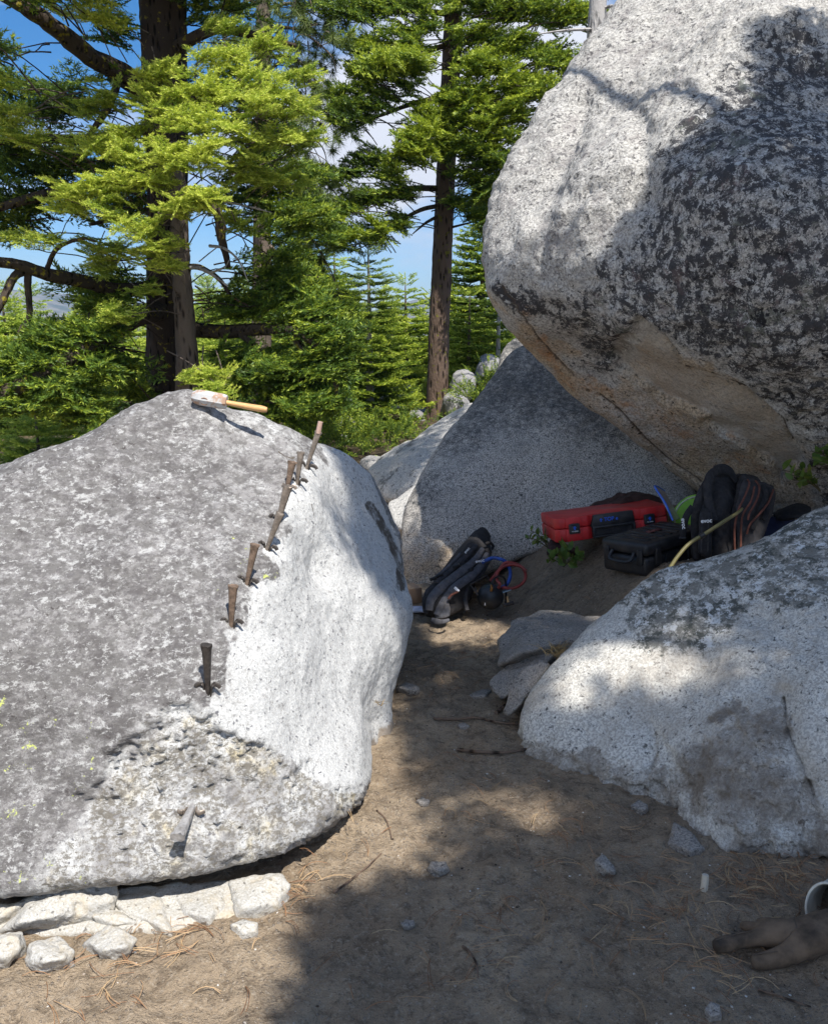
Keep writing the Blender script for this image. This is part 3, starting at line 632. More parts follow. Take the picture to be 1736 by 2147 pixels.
def place(sprays, pos, Y, Nn, sc, tint, rs=RS):
    B = bases(Y, Nn); Vs = []; As = []; pick_ = rs.randint(len(sprays), size=len(pos))
    for j, (V, a) in enumerate(sprays):
        idx = np.where(pick_ == j)[0]
        if len(idx) == 0: continue
        W_ = np.einsum('kij,nj->kni', B[idx]*sc[idx][:, None, None], V)+pos[idx][:, None, :]
        Vs.append(W_.reshape(-1, 3)); As.append((a[None, :]*.75+tint[idx][:, None]).ravel())
    return np.concatenate(Vs), np.concatenate(As)
def crown_obj(name, V, A, mat, parent, org=(0, 0, 0)):
    V = V-np.array(org[:]); F3 = np.arange(len(V)).reshape(-1, 3)
    return link(name, mesh_np(name, V, F3, {'tint': A}, smooth=False), mat, parent)
def rough_tube(mb, pts, rad, seg=20, sub=8, amp=.06, f=6):
    n0 = len(mb.V); mb.tube(pts, rad, seg=seg, sub=sub); V = np.array([tuple(v) for v in mb.V[n0:]])
    q = fbm(V*f*np.array([1, 1, .4]), 3); c = np.array([rad[0] if isinstance(rad, (list, tuple)) else rad]); 
    V[:, :2] += (q*c*amp*2)[:, None]*np.stack([np.cos(V[:, 2]*3), np.sin(V[:, 2]*3)], 1)*.4
    V += amp*c*np.stack([pn(V*f*3), pn(V*f*3+9), pn(V*f*3+20)*.3], 1)
    mb.V[n0:] = [tuple(v) for v in V]; return mb
def nrm(a): return a/(np.linalg.norm(a, axis=1)[:, None]+1e-9)
SV = np.array(SUN[:])
def clusters_to_sprays(cl, rs, trunk_xy, up=.0, cam_bias=.5, size=(.75, 1.25)):
    """cl: (u, v, y, radius_px, n, tint) -> spray placements, shoots point away from the trunk"""
    Ps = []; Ys = []; Ns = []; Sc = []; Tn = []
    for u, v, y, rp, n, tint in cl:
        c = np.array(P(u, v, y)[:]); s = y/F_*rp
        q = rs.normal(size=(n, 3)); q = nrm(q)*(rs.rand(n, 1)**.5)*s*np.array([1.25, 1.0, .62]); p = c+q
        rad = c[:2]-np.array(trunk_xy); rad = rad/(np.linalg.norm(rad)+1e-6)
        th = rs.normal(size=n)*.75; dx = rad[0]*np.cos(th)-rad[1]*np.sin(th); dy = rad[0]*np.sin(th)+rad[1]*np.cos(th)
        Y = np.stack([dx, dy-cam_bias*.7, rs.normal(size=n)*.22+up], 1); Y = nrm(Y)
        N_ = nrm(np.array([0, -.55, .85])*1.0+rs.normal(size=(n, 3))*.32)
        Ps.append(p-Y*.12); Ys.append(Y); Ns.append(N_); Sc.append(rs.uniform(*size, size=n)); Tn.append(tint+rs.normal(size=n)*.10+q[:, 2]/(s+1e-6)*.10)
    return [np.concatenate(x) for x in (Ps, Ys, Ns, Sc, Tn)]
def limb(parent, pts, r, name='limb', mat=None, seg=8):
    mb = MB(); rough_tube(mb, PP(pts), r, seg=seg, sub=5, amp=.16, f=9); return mb.build(name, mat or M_limb, parent)
def twig_web(sprays, parent, mat, rs, root_fn, frac=.3, r=.006, name='twigs'):
    """fine wood joining the sprays: short sticks under each shoot"""
    Ps, Ys, Ns, Sc, Tn = sprays; mb = MB(); idx = rs.choice(len(Ps), int(len(Ps)*frac), replace=False)
    for i in idx:
        a = Vector(Ps[i]); b = a+Vector(Ys[i])*.2; t = root_fn(a); m = a+((t-a).normalized()+Vector(rs.normal(size=3))*.35)*min((t-a).length, .2+.35*rs.rand())
        m.z += .03; mb.tube([m, (a+m)/2+Vector((0, 0, .025)), a, b], [r*1.5, r*1.2, r, r*.4], seg=4, sub=2, cap=False)
    return mb.build(name, mat, parent)

rsA = np.random.RandomState(5)
# ---- the big near fir at left
T1 = empty('fir_tree', P(372, 980, 8)[:], label='great dark fir with thick mossy limbs directly behind the left boulder', cat='tree')
def tchild(o, root): 
    o.matrix_parent_inverse = Matrix.Translation(root.location).inverted(); return o
mb = MB(); rough_tube(mb, PP([(352, 1000, 8.3), (352, 850, 8.3), (350, 650, 8.3), (352, 400, 8.3), (345, 150, 8.3), (340, -60, 8.3), (338, -260, 8.3)]), [.25, .21, .19, .185, .20, .21, .20], seg=28, sub=14, amp=.05, f=7)
tchild(mb.build('trunk', M_bark, T1), T1)
for pts, r in (
    ([(335, 215, 8.3), (250, 150, 7.9), (190, 118, 7.6), (120, 60, 7.3), (40, 5, 7.0), (-60, -50, 6.8)], [.11, .095, .08, .07, .06, .05]),
    ([(345, 600, 8.2), (250, 608, 7.8), (180, 590, 7.5), (100, 575, 7.2), (40, 555, 7.0), (-40, 545, 6.8)], [.07, .065, .06, .055, .045, .04]),
    ([(60, 560, 7.1), (58, 600, 7.1), (62, 660, 7.1), (45, 690, 7.1), (30, 720, 7.1)], [.035, .03, .026, .022, .015]),
    ([(60, 565, 7.1), (30, 580, 7), (0, 640, 6.9), (-30, 690, 6.9)], [.04, .035, .03, .03]),
    ([(345, 650, 8.2), (290, 665, 7.7), (230, 700, 7.3), (150, 750, 6.9), (60, 800, 6.6), (-30, 845, 6.4)], [.09, .085, .08, .075, .065, .06]),
    ([(395, 690, 8.1), (470, 695, 7.9), (560, 690, 7.7), (640, 705, 7.5), (690, 760, 7.4), (712, 840, 7.3)], [.075, .065, .055, .045, .035, .02]),
    ([(610, 700, 7.6), (640, 750, 7.5), (620, 830, 7.5), (600, 890, 7.5)], [.035, .03, .022, .015]),
    ([(500, 695, 7.8), (560, 760, 7.7), (570, 830, 7.7)], [.035, .03, .02]),
    ([(360, 400, 8.2), (420, 410, 7.9), (455, 440, 7.8), (465, 500, 7.8), (480, 560, 7.8)], [.07, .06, .05, .04, .02]),
    ([(350, 330, 8.2), (230, 380, 7.8), (120, 400, 7.4), (-20, 440, 7.1)], [.06, .05, .045, .03]),
    ([(350, 260, 8.2), (200, 290, 7.9), (80, 290, 7.5), (-30, 300, 7.2)], [.05, .045, .035, .02]),
    ([(370, 100, 8.2), (450, 60, 7.9), (520, 70, 7.7), (620, 95, 7.6)], [.06, .045, .035, .015]),
    ([(370, 210, 8.2), (480, 180, 7.7), (590, 190, 7.4)], [.05, .035, .015]),
    ([(390, 560, 8.1), (420, 560, 7.8), (460, 585, 7.7), (485, 620, 7.7), (520, 640, 7.7)], [.03, .025, .02, .014, .007]),
    ([(340, 500, 8.2), (260, 460, 7.6), (190, 470, 7.2)], [.04, .03, .012]),
    ([(100, 560, 7.2), (120, 520, 7.1), (170, 500, 7.0), (200, 505, 7)], [.022, .018, .012, .006]),
    ([(250, 150, 7.9), (235, 210, 7.8), (190, 280, 7.7), (150, 340, 7.6)], [.035, .03, .022, .012]),
    ):
    tchild(limb(T1, pts, r), T1)
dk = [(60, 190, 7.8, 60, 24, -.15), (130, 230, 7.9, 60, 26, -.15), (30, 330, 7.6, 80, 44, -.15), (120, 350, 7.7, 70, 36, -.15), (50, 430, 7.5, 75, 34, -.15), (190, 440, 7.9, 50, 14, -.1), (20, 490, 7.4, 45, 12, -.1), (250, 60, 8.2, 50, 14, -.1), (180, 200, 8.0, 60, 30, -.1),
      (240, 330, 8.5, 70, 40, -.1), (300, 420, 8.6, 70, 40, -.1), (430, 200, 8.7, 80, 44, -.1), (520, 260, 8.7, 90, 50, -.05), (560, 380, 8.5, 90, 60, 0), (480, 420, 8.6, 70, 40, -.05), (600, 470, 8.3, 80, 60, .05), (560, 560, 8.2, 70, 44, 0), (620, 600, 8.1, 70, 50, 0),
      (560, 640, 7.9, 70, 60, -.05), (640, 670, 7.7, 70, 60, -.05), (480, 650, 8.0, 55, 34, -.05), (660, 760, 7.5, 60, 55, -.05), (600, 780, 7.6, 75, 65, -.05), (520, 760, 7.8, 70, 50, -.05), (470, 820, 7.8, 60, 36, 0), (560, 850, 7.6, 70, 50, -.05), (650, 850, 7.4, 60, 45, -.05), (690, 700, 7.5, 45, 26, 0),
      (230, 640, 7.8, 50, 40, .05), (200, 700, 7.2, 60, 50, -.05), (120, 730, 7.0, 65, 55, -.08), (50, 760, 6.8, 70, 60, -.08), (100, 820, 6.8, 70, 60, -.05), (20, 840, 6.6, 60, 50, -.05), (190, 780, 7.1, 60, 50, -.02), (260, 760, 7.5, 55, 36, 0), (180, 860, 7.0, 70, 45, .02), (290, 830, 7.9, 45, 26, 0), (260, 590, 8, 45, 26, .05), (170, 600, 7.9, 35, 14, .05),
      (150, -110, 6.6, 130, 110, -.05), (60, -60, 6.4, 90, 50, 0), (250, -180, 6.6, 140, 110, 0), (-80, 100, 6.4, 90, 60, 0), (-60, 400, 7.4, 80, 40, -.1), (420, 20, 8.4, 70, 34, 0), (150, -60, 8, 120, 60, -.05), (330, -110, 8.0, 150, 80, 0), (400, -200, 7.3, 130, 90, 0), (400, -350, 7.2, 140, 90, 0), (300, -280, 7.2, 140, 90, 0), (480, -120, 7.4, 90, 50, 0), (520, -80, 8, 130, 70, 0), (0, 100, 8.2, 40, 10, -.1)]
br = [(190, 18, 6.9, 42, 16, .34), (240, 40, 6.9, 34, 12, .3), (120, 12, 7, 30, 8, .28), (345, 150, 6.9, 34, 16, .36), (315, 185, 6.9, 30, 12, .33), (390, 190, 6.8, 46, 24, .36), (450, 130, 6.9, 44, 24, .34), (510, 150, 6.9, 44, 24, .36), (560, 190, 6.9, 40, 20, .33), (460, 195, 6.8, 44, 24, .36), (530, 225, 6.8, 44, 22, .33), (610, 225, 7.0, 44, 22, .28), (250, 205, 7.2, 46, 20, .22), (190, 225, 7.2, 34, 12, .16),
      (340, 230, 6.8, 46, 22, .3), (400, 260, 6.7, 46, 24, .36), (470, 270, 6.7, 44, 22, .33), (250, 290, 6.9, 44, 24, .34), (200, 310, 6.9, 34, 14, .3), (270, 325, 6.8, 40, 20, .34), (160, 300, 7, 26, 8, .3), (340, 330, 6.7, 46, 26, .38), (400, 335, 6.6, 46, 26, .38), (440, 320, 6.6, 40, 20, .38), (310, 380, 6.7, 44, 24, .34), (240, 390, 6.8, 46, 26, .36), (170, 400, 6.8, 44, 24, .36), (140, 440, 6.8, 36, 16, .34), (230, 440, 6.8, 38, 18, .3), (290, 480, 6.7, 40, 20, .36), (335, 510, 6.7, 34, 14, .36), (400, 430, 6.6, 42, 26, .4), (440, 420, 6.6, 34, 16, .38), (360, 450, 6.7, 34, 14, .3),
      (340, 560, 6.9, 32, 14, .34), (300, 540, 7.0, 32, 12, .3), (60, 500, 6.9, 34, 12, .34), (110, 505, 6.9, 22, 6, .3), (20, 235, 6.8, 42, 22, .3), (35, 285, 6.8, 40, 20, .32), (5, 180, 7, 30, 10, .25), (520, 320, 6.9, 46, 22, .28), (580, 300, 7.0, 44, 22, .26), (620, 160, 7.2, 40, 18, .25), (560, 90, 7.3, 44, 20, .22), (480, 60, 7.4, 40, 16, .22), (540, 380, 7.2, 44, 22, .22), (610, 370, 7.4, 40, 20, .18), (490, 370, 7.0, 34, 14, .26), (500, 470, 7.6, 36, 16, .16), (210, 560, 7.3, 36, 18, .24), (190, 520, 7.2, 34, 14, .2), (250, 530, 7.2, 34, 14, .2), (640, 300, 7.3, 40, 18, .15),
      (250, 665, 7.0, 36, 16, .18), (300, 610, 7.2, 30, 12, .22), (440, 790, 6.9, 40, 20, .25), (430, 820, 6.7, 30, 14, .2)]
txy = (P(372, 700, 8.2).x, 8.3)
sd_ = clusters_to_sprays([(a, b, c, d*.95, int(n*.72), t+.06) for a, b, c, d, n, t in dk], rsA, txy, cam_bias=.15, size=(.9, 1.4)); sb_ = clusters_to_sprays(br, rsA, txy, cam_bias=.9, size=(.55, 1.0))  # cluster tints darken the shaded foliage and lighten the sunlit fans
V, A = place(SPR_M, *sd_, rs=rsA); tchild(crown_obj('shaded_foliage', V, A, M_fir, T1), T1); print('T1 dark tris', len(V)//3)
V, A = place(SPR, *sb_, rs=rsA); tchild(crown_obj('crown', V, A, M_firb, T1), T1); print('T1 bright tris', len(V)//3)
def root1(a): return Vector((txy[0]+.1, txy[1], a.z-.1))
tchild(twig_web(sb_, T1, M_bark2, rsA, root1, .3, .004), T1); tchild(twig_web(sd_, T1, M_bark, rsA, root1, .16, .005), T1)

# ---- a second, paler trunk against it, sunlit
T1b = empty('fir_tree', P(395, 1000, 7.6)[:], label='slim sunlit grey trunk pressed against the right of the great dark fir', cat='tree')
mb = MB(); rough_tube(mb, PP([(402, 1010, 7.7), (396, 850, 7.7), (392, 740, 7.7), (384, 620, 7.7), (378, 520, 7.72), (372, 380, 7.75), (366, 300, 7.8)]), [.15, .115, .095, .085, .08, .07, .05], seg=24, sub=14, amp=.07, f=9)
tchild(mb.build('trunk', M_bark2, T1b), T1b)
for pts, r in (([(395, 560, 7.7), (420, 562, 7.6), (445, 575, 7.5), (478, 600, 7.5)], [.022, .02, .014, .006]), ([(440, 572, 7.5), (470, 560, 7.4), (480, 545, 7.4)], [.012, .008, .003]),
    ([(440, 515, 7.6), (470, 520, 7.4), (500, 545, 7.3), (520, 590, 7.3)], [.016, .012, .008, .004]), ([(460, 420, 7.5), (520, 432, 7.3), (570, 445, 7.2)], [.012, .008, .003]), ([(480, 237, 7.4), (540, 238, 7.3), (590, 240, 7.3)], [.012, .01, .004])):
    tchild(limb(T1b, pts, r, 'dead_branch', M_dead, 6), T1b)

# ---- mossy mid tree
T2 = empty('fir_tree', P(915, 920, 11)[:], label='tall fir with a straight mossy trunk between the left boulder and the overhang', cat='tree')
mb = MB(); rough_tube(mb, PP([(908, 925, 11), (914, 880, 11), (917, 820, 11), (920, 700, 11), (927, 540, 11), (933, 400, 11), (940, 250, 11), (948, 80, 11), (952, -100, 11), (955, -300, 11)]), [.19, .155, .14, .135, .125, .12, .115, .11, .10, .09], seg=24, sub=12, amp=.045, f=7)
tchild(mb.build('trunk', M_barkl, T2), T2)
for pts, r in (([(922, 395, 11), (860, 395, 10.7), (800, 410, 10.4), (740, 440, 10.2), (690, 470, 10)], [.04, .034, .03, .022, .008]), ([(925, 430, 11), (880, 440, 10.7), (830, 470, 10.5), (800, 500, 10.4)], [.03, .026, .02, .008]),
    ([(930, 310, 11), (860, 320, 10.7), (780, 335, 10.4), (715, 370, 10.2)], [.03, .026, .02, .008]), ([(940, 200, 11), (870, 215, 10.7), (800, 240, 10.3), (710, 270, 10)], [.035, .03, .02, .008]), ([(945, 90, 11), (860, 120, 10.6), (760, 170, 10.2)], [.035, .03, .01]),
    ([(925, 450, 11), (895, 465, 10.8), (865, 490, 10.7)], [.025, .018, .006]), ([(950, 30, 11), (850, 20, 10.5), (730, 30, 10.1)], [.035, .03, .01]), ([(950, 130, 11), (1040, 150, 10.6), (1140, 200, 10.2)], [.04, .03, .012]), ([(945, 260, 11), (1020, 290, 10.6), (1080, 330, 10.3)], [.035, .025, .01]), ([(950, 0, 11), (1060, 10, 10.6), (1200, 40, 10.2)], [.04, .03, .012]), ([(940, 350, 11), (1000, 370, 10.6), (1050, 390, 10.4)], [.03, .02, .008]), ([(930, 480, 11), (1010, 460, 10.8)], [.02, .006])):
    tchild(limb(T2, pts, r, 'limb', M_limb, 7), T2)
c2 = []
def arm(u0, v0, u1, v1, y0, y1, n, rp, cnt, tint, vj=10):
    for i in range(n):
        t = (i+.5)/n; c2.append((u0+(u1-u0)*t+rsA.normal()*6, v0+(v1-v0)*t+rsA.normal()*vj*.5+14*t*t, y0+(y1-y0)*t, rp*(1.05-.35*abs(t-.45)), cnt, tint+.07+rsA.normal()*.05))
for a in ((900, 10, 700, 20, 10.8, 10.0, 6, 34, 15, .0), (900, 60, 740, 95, 10.8, 10.1, 5, 32, 14, .05), (890, 100, 720, 190, 10.7, 10.0, 6, 34, 15, .08), (880, 160, 700, 250, 10.6, 9.9, 6, 34, 15, .0), (900, 130, 780, 130, 10.4, 9.9, 4, 34, 14, .22), (905, 230, 870, 300, 10.6, 10.3, 3, 36, 14, .22),
          (880, 398, 800, 410, 10.8, 10.5, 3, 22, 9, .1), (860, 455, 800, 500, 10.7, 10.4, 3, 20, 9, .05), (800, 470, 700, 500, 10.3, 10, 4, 24, 11, .15), (800, 330, 705, 370, 10.4, 10.1, 4, 24, 10, -.05), (840, 360, 800, 370, 10.4, 10.2, 2, 26, 9, .2), (800, 410, 690, 465, 10.4, 10.0, 5, 24, 11, -.05), (880, 320, 840, 330, 10.4, 10.3, 2, 30, 12, .25), (900, 280, 850, 310, 10.4, 10.2, 3, 30, 12, .28),
          (960, 20, 1240, 30, 10.8, 10.1, 9, 40, 18, .08), (960, 80, 1200, 130, 10.8, 10.1, 8, 40, 18, .15), (970, 130, 1150, 200, 10.6, 10.0, 7, 40, 18, .22), (960, 190, 1090, 250, 10.6, 10.1, 6, 40, 18, .20), (960, 250, 1060, 300, 10.6, 10.2, 5, 38, 16, .16), (950, 300, 1050, 350, 10.6, 10.2, 5, 36, 15, .05), (960, 370, 1040, 400, 10.6, 10.3, 4, 32, 13, .0), (950, 430, 1020, 470, 10.8, 10.4, 4, 26, 10, .05), (930, 200, 940, 330, 10.6, 10.6, 4, 34, 14, .22),
          (930, -60, 1300, -60, 10.8, 10.2, 9, 50, 20, .05), (900, -60, 660, -40, 10.8, 10.2, 6, 40, 16, .05), (1000, 420, 1040, 440, 11.5, 11.3, 2, 34, 12, .1)): arm(*a)
s2 = clusters_to_sprays(c2, rsA, (P(925, 400, 11).x, 11), cam_bias=.5, size=(.8, 1.3))
V, A = place(SPR_M, *s2, rs=rsA); tchild(crown_obj('crown', V, A, M_fir, T2), T2); print('T2 tris', len(V)//3)
tchild(twig_web(s2, T2, M_bark, rsA, lambda a: Vector((P(925, 400, 11).x, 11, a.z)), .18, .005), T2)

# ---- a pine with long wispy needles, upper middle
def tuft(rs, n=60, L=.13, w=.004):
    d = nrm(rs.normal(size=(n, 3))+np.array([0, .9, 0])); l = L*(.7+.4*rs.rand(n)); o = rs.rand(n, 1)*np.array([[0, .05, 0]])
    s = nrm(np.cross(d, rs.normal(size=(n, 3))))*w/2
    return np.stack([o-s, o+s, o+d*l[:, None]], 1).reshape(-1, 3), np.repeat(.3+.5*rs.rand(n), 3)
TUF = [tuft(np.random.RandomState(70+i), 70, .12, .006) for i in range(4)]
T6 = empty('pine_tree', P(548, 1000, 10.5)[:], label='open crowned pine with wispy long needles high between the two tall firs', cat='tree')
mb = MB(); rough_tube(mb, PP([(548, 1010, 10.5), (548, 800, 10.5), (550, 500, 10.5), (552, 200, 10.5), (553, -120, 10.5)]), [.16, .13, .11, .09, .08], seg=14, sub=8, amp=.05)
tchild(mb.build('trunk', M_bark2, T6), T6)
pp_ = []; yy_ = []
tw = MB()
for (u0, v0, u1, v1) in ((552, 20, 700, 40), (552, 60, 690, 110), (552, 120, 680, 170), (552, 200, 690, 240), (552, 270, 670, 300), (552, 330, 700, 400), (552, 380, 690, 560), (552, 10, 440, 30), (552, 90, 470, 80), (552, 420, 680, 640), (552, 500, 690, 690), (552, 360, 640, 470), (552, 0, 640, -20), (552, 160, 640, 140), (552, 300, 640, 350)):
    a = P(u0, v0, 10.5); b = P(u1, v1, 9.8+rsA.rand()*.8); m = (a+b)/2+Vector((0, 0, .12)); tw.tube([a, m, b, b+Vector((.08, 0, -.2))], [.025, .016, .009, .004], seg=5, sub=5)
    for k in range(12):
        t = .25+.75*rsA.rand(); q = a.lerp(b, t)+Vector(rsA.normal(size=3))*.16; q.z += .1*(1-abs(2*t-1)); e = q+Vector((rsA.normal()*.12+.05, rsA.normal()*.1, -.12+rsA.normal()*.14))
        tw.tube([a.lerp(b, t-.08)+Vector((0, 0, .1*(1-abs(2*t-1)))), q, e], [.006, .005, .003], seg=4, sub=3, cap=False)
        for r_ in range(3): pp_.append(np.array(e[:])+rsA.normal(size=3)*.05); yy_.append(np.array((e-q)[:])+rsA.normal(size=3)*.05)
tchild(tw.build('twigs', M_bark2, T6), T6)
pp_ = np.array(pp_); yy_ = np.array(yy_); k = len(pp_)
V, A = place(TUF, pp_, yy_, nrm(rsA.normal(size=(k, 3))), np.full(k, 1.1), rsA.rand(k)*.3, rs=rsA); tchild(crown_obj('crown', V, A, M_pine, T6), T6)

# ---- generic small conifers
def conifer_arrays(H, R, seed, clear=.04, sprays=SPR_F, per=1.0, droop=.12, step=.22, sc=1.0, lean=.0):
    rs = np.random.RandomState(seed); Ps = []; Ys = []; Ns = []; Sc = []; Tn = []; z = clear*H; k = 0
    while z < H*.985:
        f = (z-clear*H)/(H*(1-clear)); r = R*((1-f)**.80)*(1.0 if f > .12 else .75+2*f)*(.85+.3*rs.rand()); nb = int(5+3*rs.rand()) if f < .8 else 4
        for b in range(nb):
            th = 2*math.pi*(b+rs.rand()*.7)/nb+k*.9; L = max(.12, r*(.75+.4*rs.rand())); d = np.array([math.cos(th), math.sin(th), 0])
            ns = max(1, int(per*L/.085)); tint = rs.normal()*.08
            for j in range(ns):
                t = (j+.6)/ns; s_ = 1 if j % 2 else -1; p = d*L*t; hz = z-droop*L*t+.14*L*t*t*1.2+(.25*L*t if f > .8 else 0)
                a = th+s_*(.75*(1-t)+.1)+rs.normal()*.2; Y = np.array([math.cos(a), math.sin(a), -.05+.2*t+rs.normal()*.08+(.6 if f > .9 else 0)])
                Ps.append([p[0]*.9, p[1]*.9, hz]); Ys.append(Y); Ns.append(nrm(np.array([[0, 0, 1.]])+rs.normal(size=(1, 3))*.22)[0]); Sc.append(sc*(.75+.4*(1-f)+.25*rs.rand())*min(1, .6+L)); Tn.append(-.12+.42*t+tint)
        z += step*(1-.45*f)*(.8+.4*rs.rand()); k += 1
    Ps.append([0, 0, H*.95]); Ys.append([.02, 0, 1]); Ns.append([0, 1, .01]); Sc.append(.5*sc); Tn.append(.3)
    return place(sprays, np.array(Ps), np.array(Ys), np.array(Ns), np.array(Sc), np.array(Tn), rs=rs)
def make_conifer(label, H, R, seed, mat, bark, loc, group=None, **k):
    e = empty('conifer', loc, (0, 0, seed*.7), label=label, cat='tree', group=group)
    V, A = conifer_arrays(H, R, seed, **k); crown_obj('crown', V, A, mat, e)
    mb = MB(); rough_tube(mb, [(0, 0, -.3), (0, 0, H*.4), (0, 0, H*.96)], [.028*H**.8+.012, .02*H**.8, .005], seg=10, sub=8, amp=.06); mb.build('trunk', bark, e)
    return e
def at_top(u, vtop, y, vb=None):
    """height of a tree at depth y whose tip shows at (u, vtop)"""
    p = P(u, vtop, y); g = gz(p.x, y); return Vector((p.x, y, g-.05)), p.z-g
def con(label, u, vtop, y, rpx, seed, mat=M_fir, bark=M_bark2, **k):
    loc, H = at_top(u, vtop, y); return make_conifer(label, H, rpx*y/F_, seed, mat, bark, loc, **k)
con('small dark conical fir standing between the pine and the mossy trunk', 772, 490, 10.2, 98, 1, M_fir, M_dead, sprays=SPR_M, per=1.5, step=.13, sc=.75)
con('broad bright young fir just left of the mossy trunk', 850, 570, 14, 100, 2, M_firb, sprays=SPR_F, per=1.4, step=.16, sc=.7)
con('dark fir filling the space between the mossy trunk and the overhanging boulder', 1015, 395, 13.5, 125, 3, M_fir, sprays=SPR_F, per=1.3, step=.16, sc=.75)
con('yellow green young fir at the right of the mossy trunk foot', 985, 600, 12.6, 75, 4, M_firb, sprays=SPR_F, per=1.5, step=.13, sc=.6)
con('bright young fir with layered boughs right of the pale trunk', 470, 640, 11.5, 95, 5, M_firb, sprays=SPR_F, per=1.4, step=.14, sc=.65)
con('pale green bushy fir at the left edge under the arching limb', 0, 585, 14, 120, 6, M_firb, sprays=SPR_F, per=1.3, step=.16, sc=.8)
con('slender fir rising between the arching limb and the great fir', 240, 500, 12.5, 80, 7, M_firb, sprays=SPR_F, per=1.3, step=.16, sc=.7)
con('tall fir with feathered boughs behind the pine', 640, 420, 13.5, 110, 8, M_fir, sprays=SPR_F, per=1.4, step=.16, sc=.75)
con('low bright fir behind the hammer and the dark limbs', 560, 720, 12, 110, 9, M_firb, sprays=SPR_F, per=1.4, step=.13, sc=.6)
con('low green fir at the left edge just over the left boulder', 70, 830, 8.3, 130, 10, M_firb, sprays=SPR_M, per=1.6, step=.11, sc=.7)
con('small rounded fir beside the great dark trunk', 265, 760, 9.5, 80, 11, M_fir, sprays=SPR_M, per=1.6, step=.11, sc=.65)
con('bushy fir low behind the left shoulder of the left boulder', 190, 850, 8.8, 90, 12, M_firb, sprays=SPR_M, per=1.6, step=.11, sc=.6)
con('feathery fir low between the white boulder top and the pine', 640, 800, 9.0, 85, 13, M_fir, sprays=SPR_M, per=1.6, step=.11, sc=.6)
con('grey stemmed fir close by the dark rounded boulder', 1048, 560, 12.2, 60, 14, M_fir, M_dead, sprays=SPR_F, per=1.2, step=.18, sc=.6)
con('pale fir with a tall pointed top left of the mossy trunk', 700, 500, 15, 90, 15, M_firb, sprays=SPR_F, per=1.3, step=.18, sc=.7)
con('young fir filling the gap between the slender fir and the dark trunk', 330, 660, 12, 80, 16, M_firb, sprays=SPR_F, per=1.4, step=.14, sc=.6)
# a forest further back, four shapes repeated
rsF = np.random.RandomState(3)
protos = []
for i in range(4):
    H = (6.0, 8.0, 5.0, 7.0)[i]; e = make_conifer('one of the many firs of the forest behind the boulders', H, (1.3, 1.5, 1.3, 1.25)[i], 60+i, (M_fir, M_firb, M_firb, M_fir)[i], M_bark2, (0, 0, 0), group='firs of the forest behind', sprays=SPR_F, per=.9, step=.28, sc=1.05)
    protos.append([e, H, False])
spots = []
for i in range(110):
    y = 15+rsF.rand()**1.5*70; u = rsF.uniform(-60, 1130) if y < 40 else rsF.uniform(-100, 1100)
    vt = rsF.uniform(560, 790)
    if 60 < u < 175: vt = max(vt, 735)      # the view out to the far hill
    if 820 < u < 900 and y < 40: vt = max(vt, 640)
    spots.append((u, vt, y))
for i, (u, vt, y) in enumerate(spots):
    pr = protos[i % 4]; loc, H = at_top(u, vt, y)
    if H < 1.5: continue
    if H > 14: loc.z += H-14; H = 14
    e = pr[0] if not pr[2] else copy_thing(pr[0]); pr[2] = True
    s = H/pr[1]; e.location = loc; e.scale = (s*.95, s*.95, s); e.rotation_euler = (0, 0, rsF.rand()*6.28)
# dead grey trunk behind the top of the overhanging boulder
T8 = empty('dead_tree', P(1250, 300, 9)[:], label='bare grey dead trunk rising behind the top of the overhanging boulder', cat='tree')
mb = MB(); rough_tube(mb, PP([(1246, 900, 9), (1248, 300, 9), (1250, 90, 9), (1254, -10, 9), (1258, -200, 9)]), [.11, .10, .09, .085, .07], seg=14, sub=8, amp=.05); tchild(mb.build('trunk', M_dead, T8), T8)
for pts in ([(1252, 60, 9), (1190, 62, 8.8), (1130, 70, 8.7)], [(1252, 20, 9), (1285, 10, 8.9)], [(1252, 70, 9), (1275, 50, 8.9)]): tchild(limb(T8, pts, [.018, .012, .005][:len(pts)], 'dead_branch', M_dead, 6), T8)
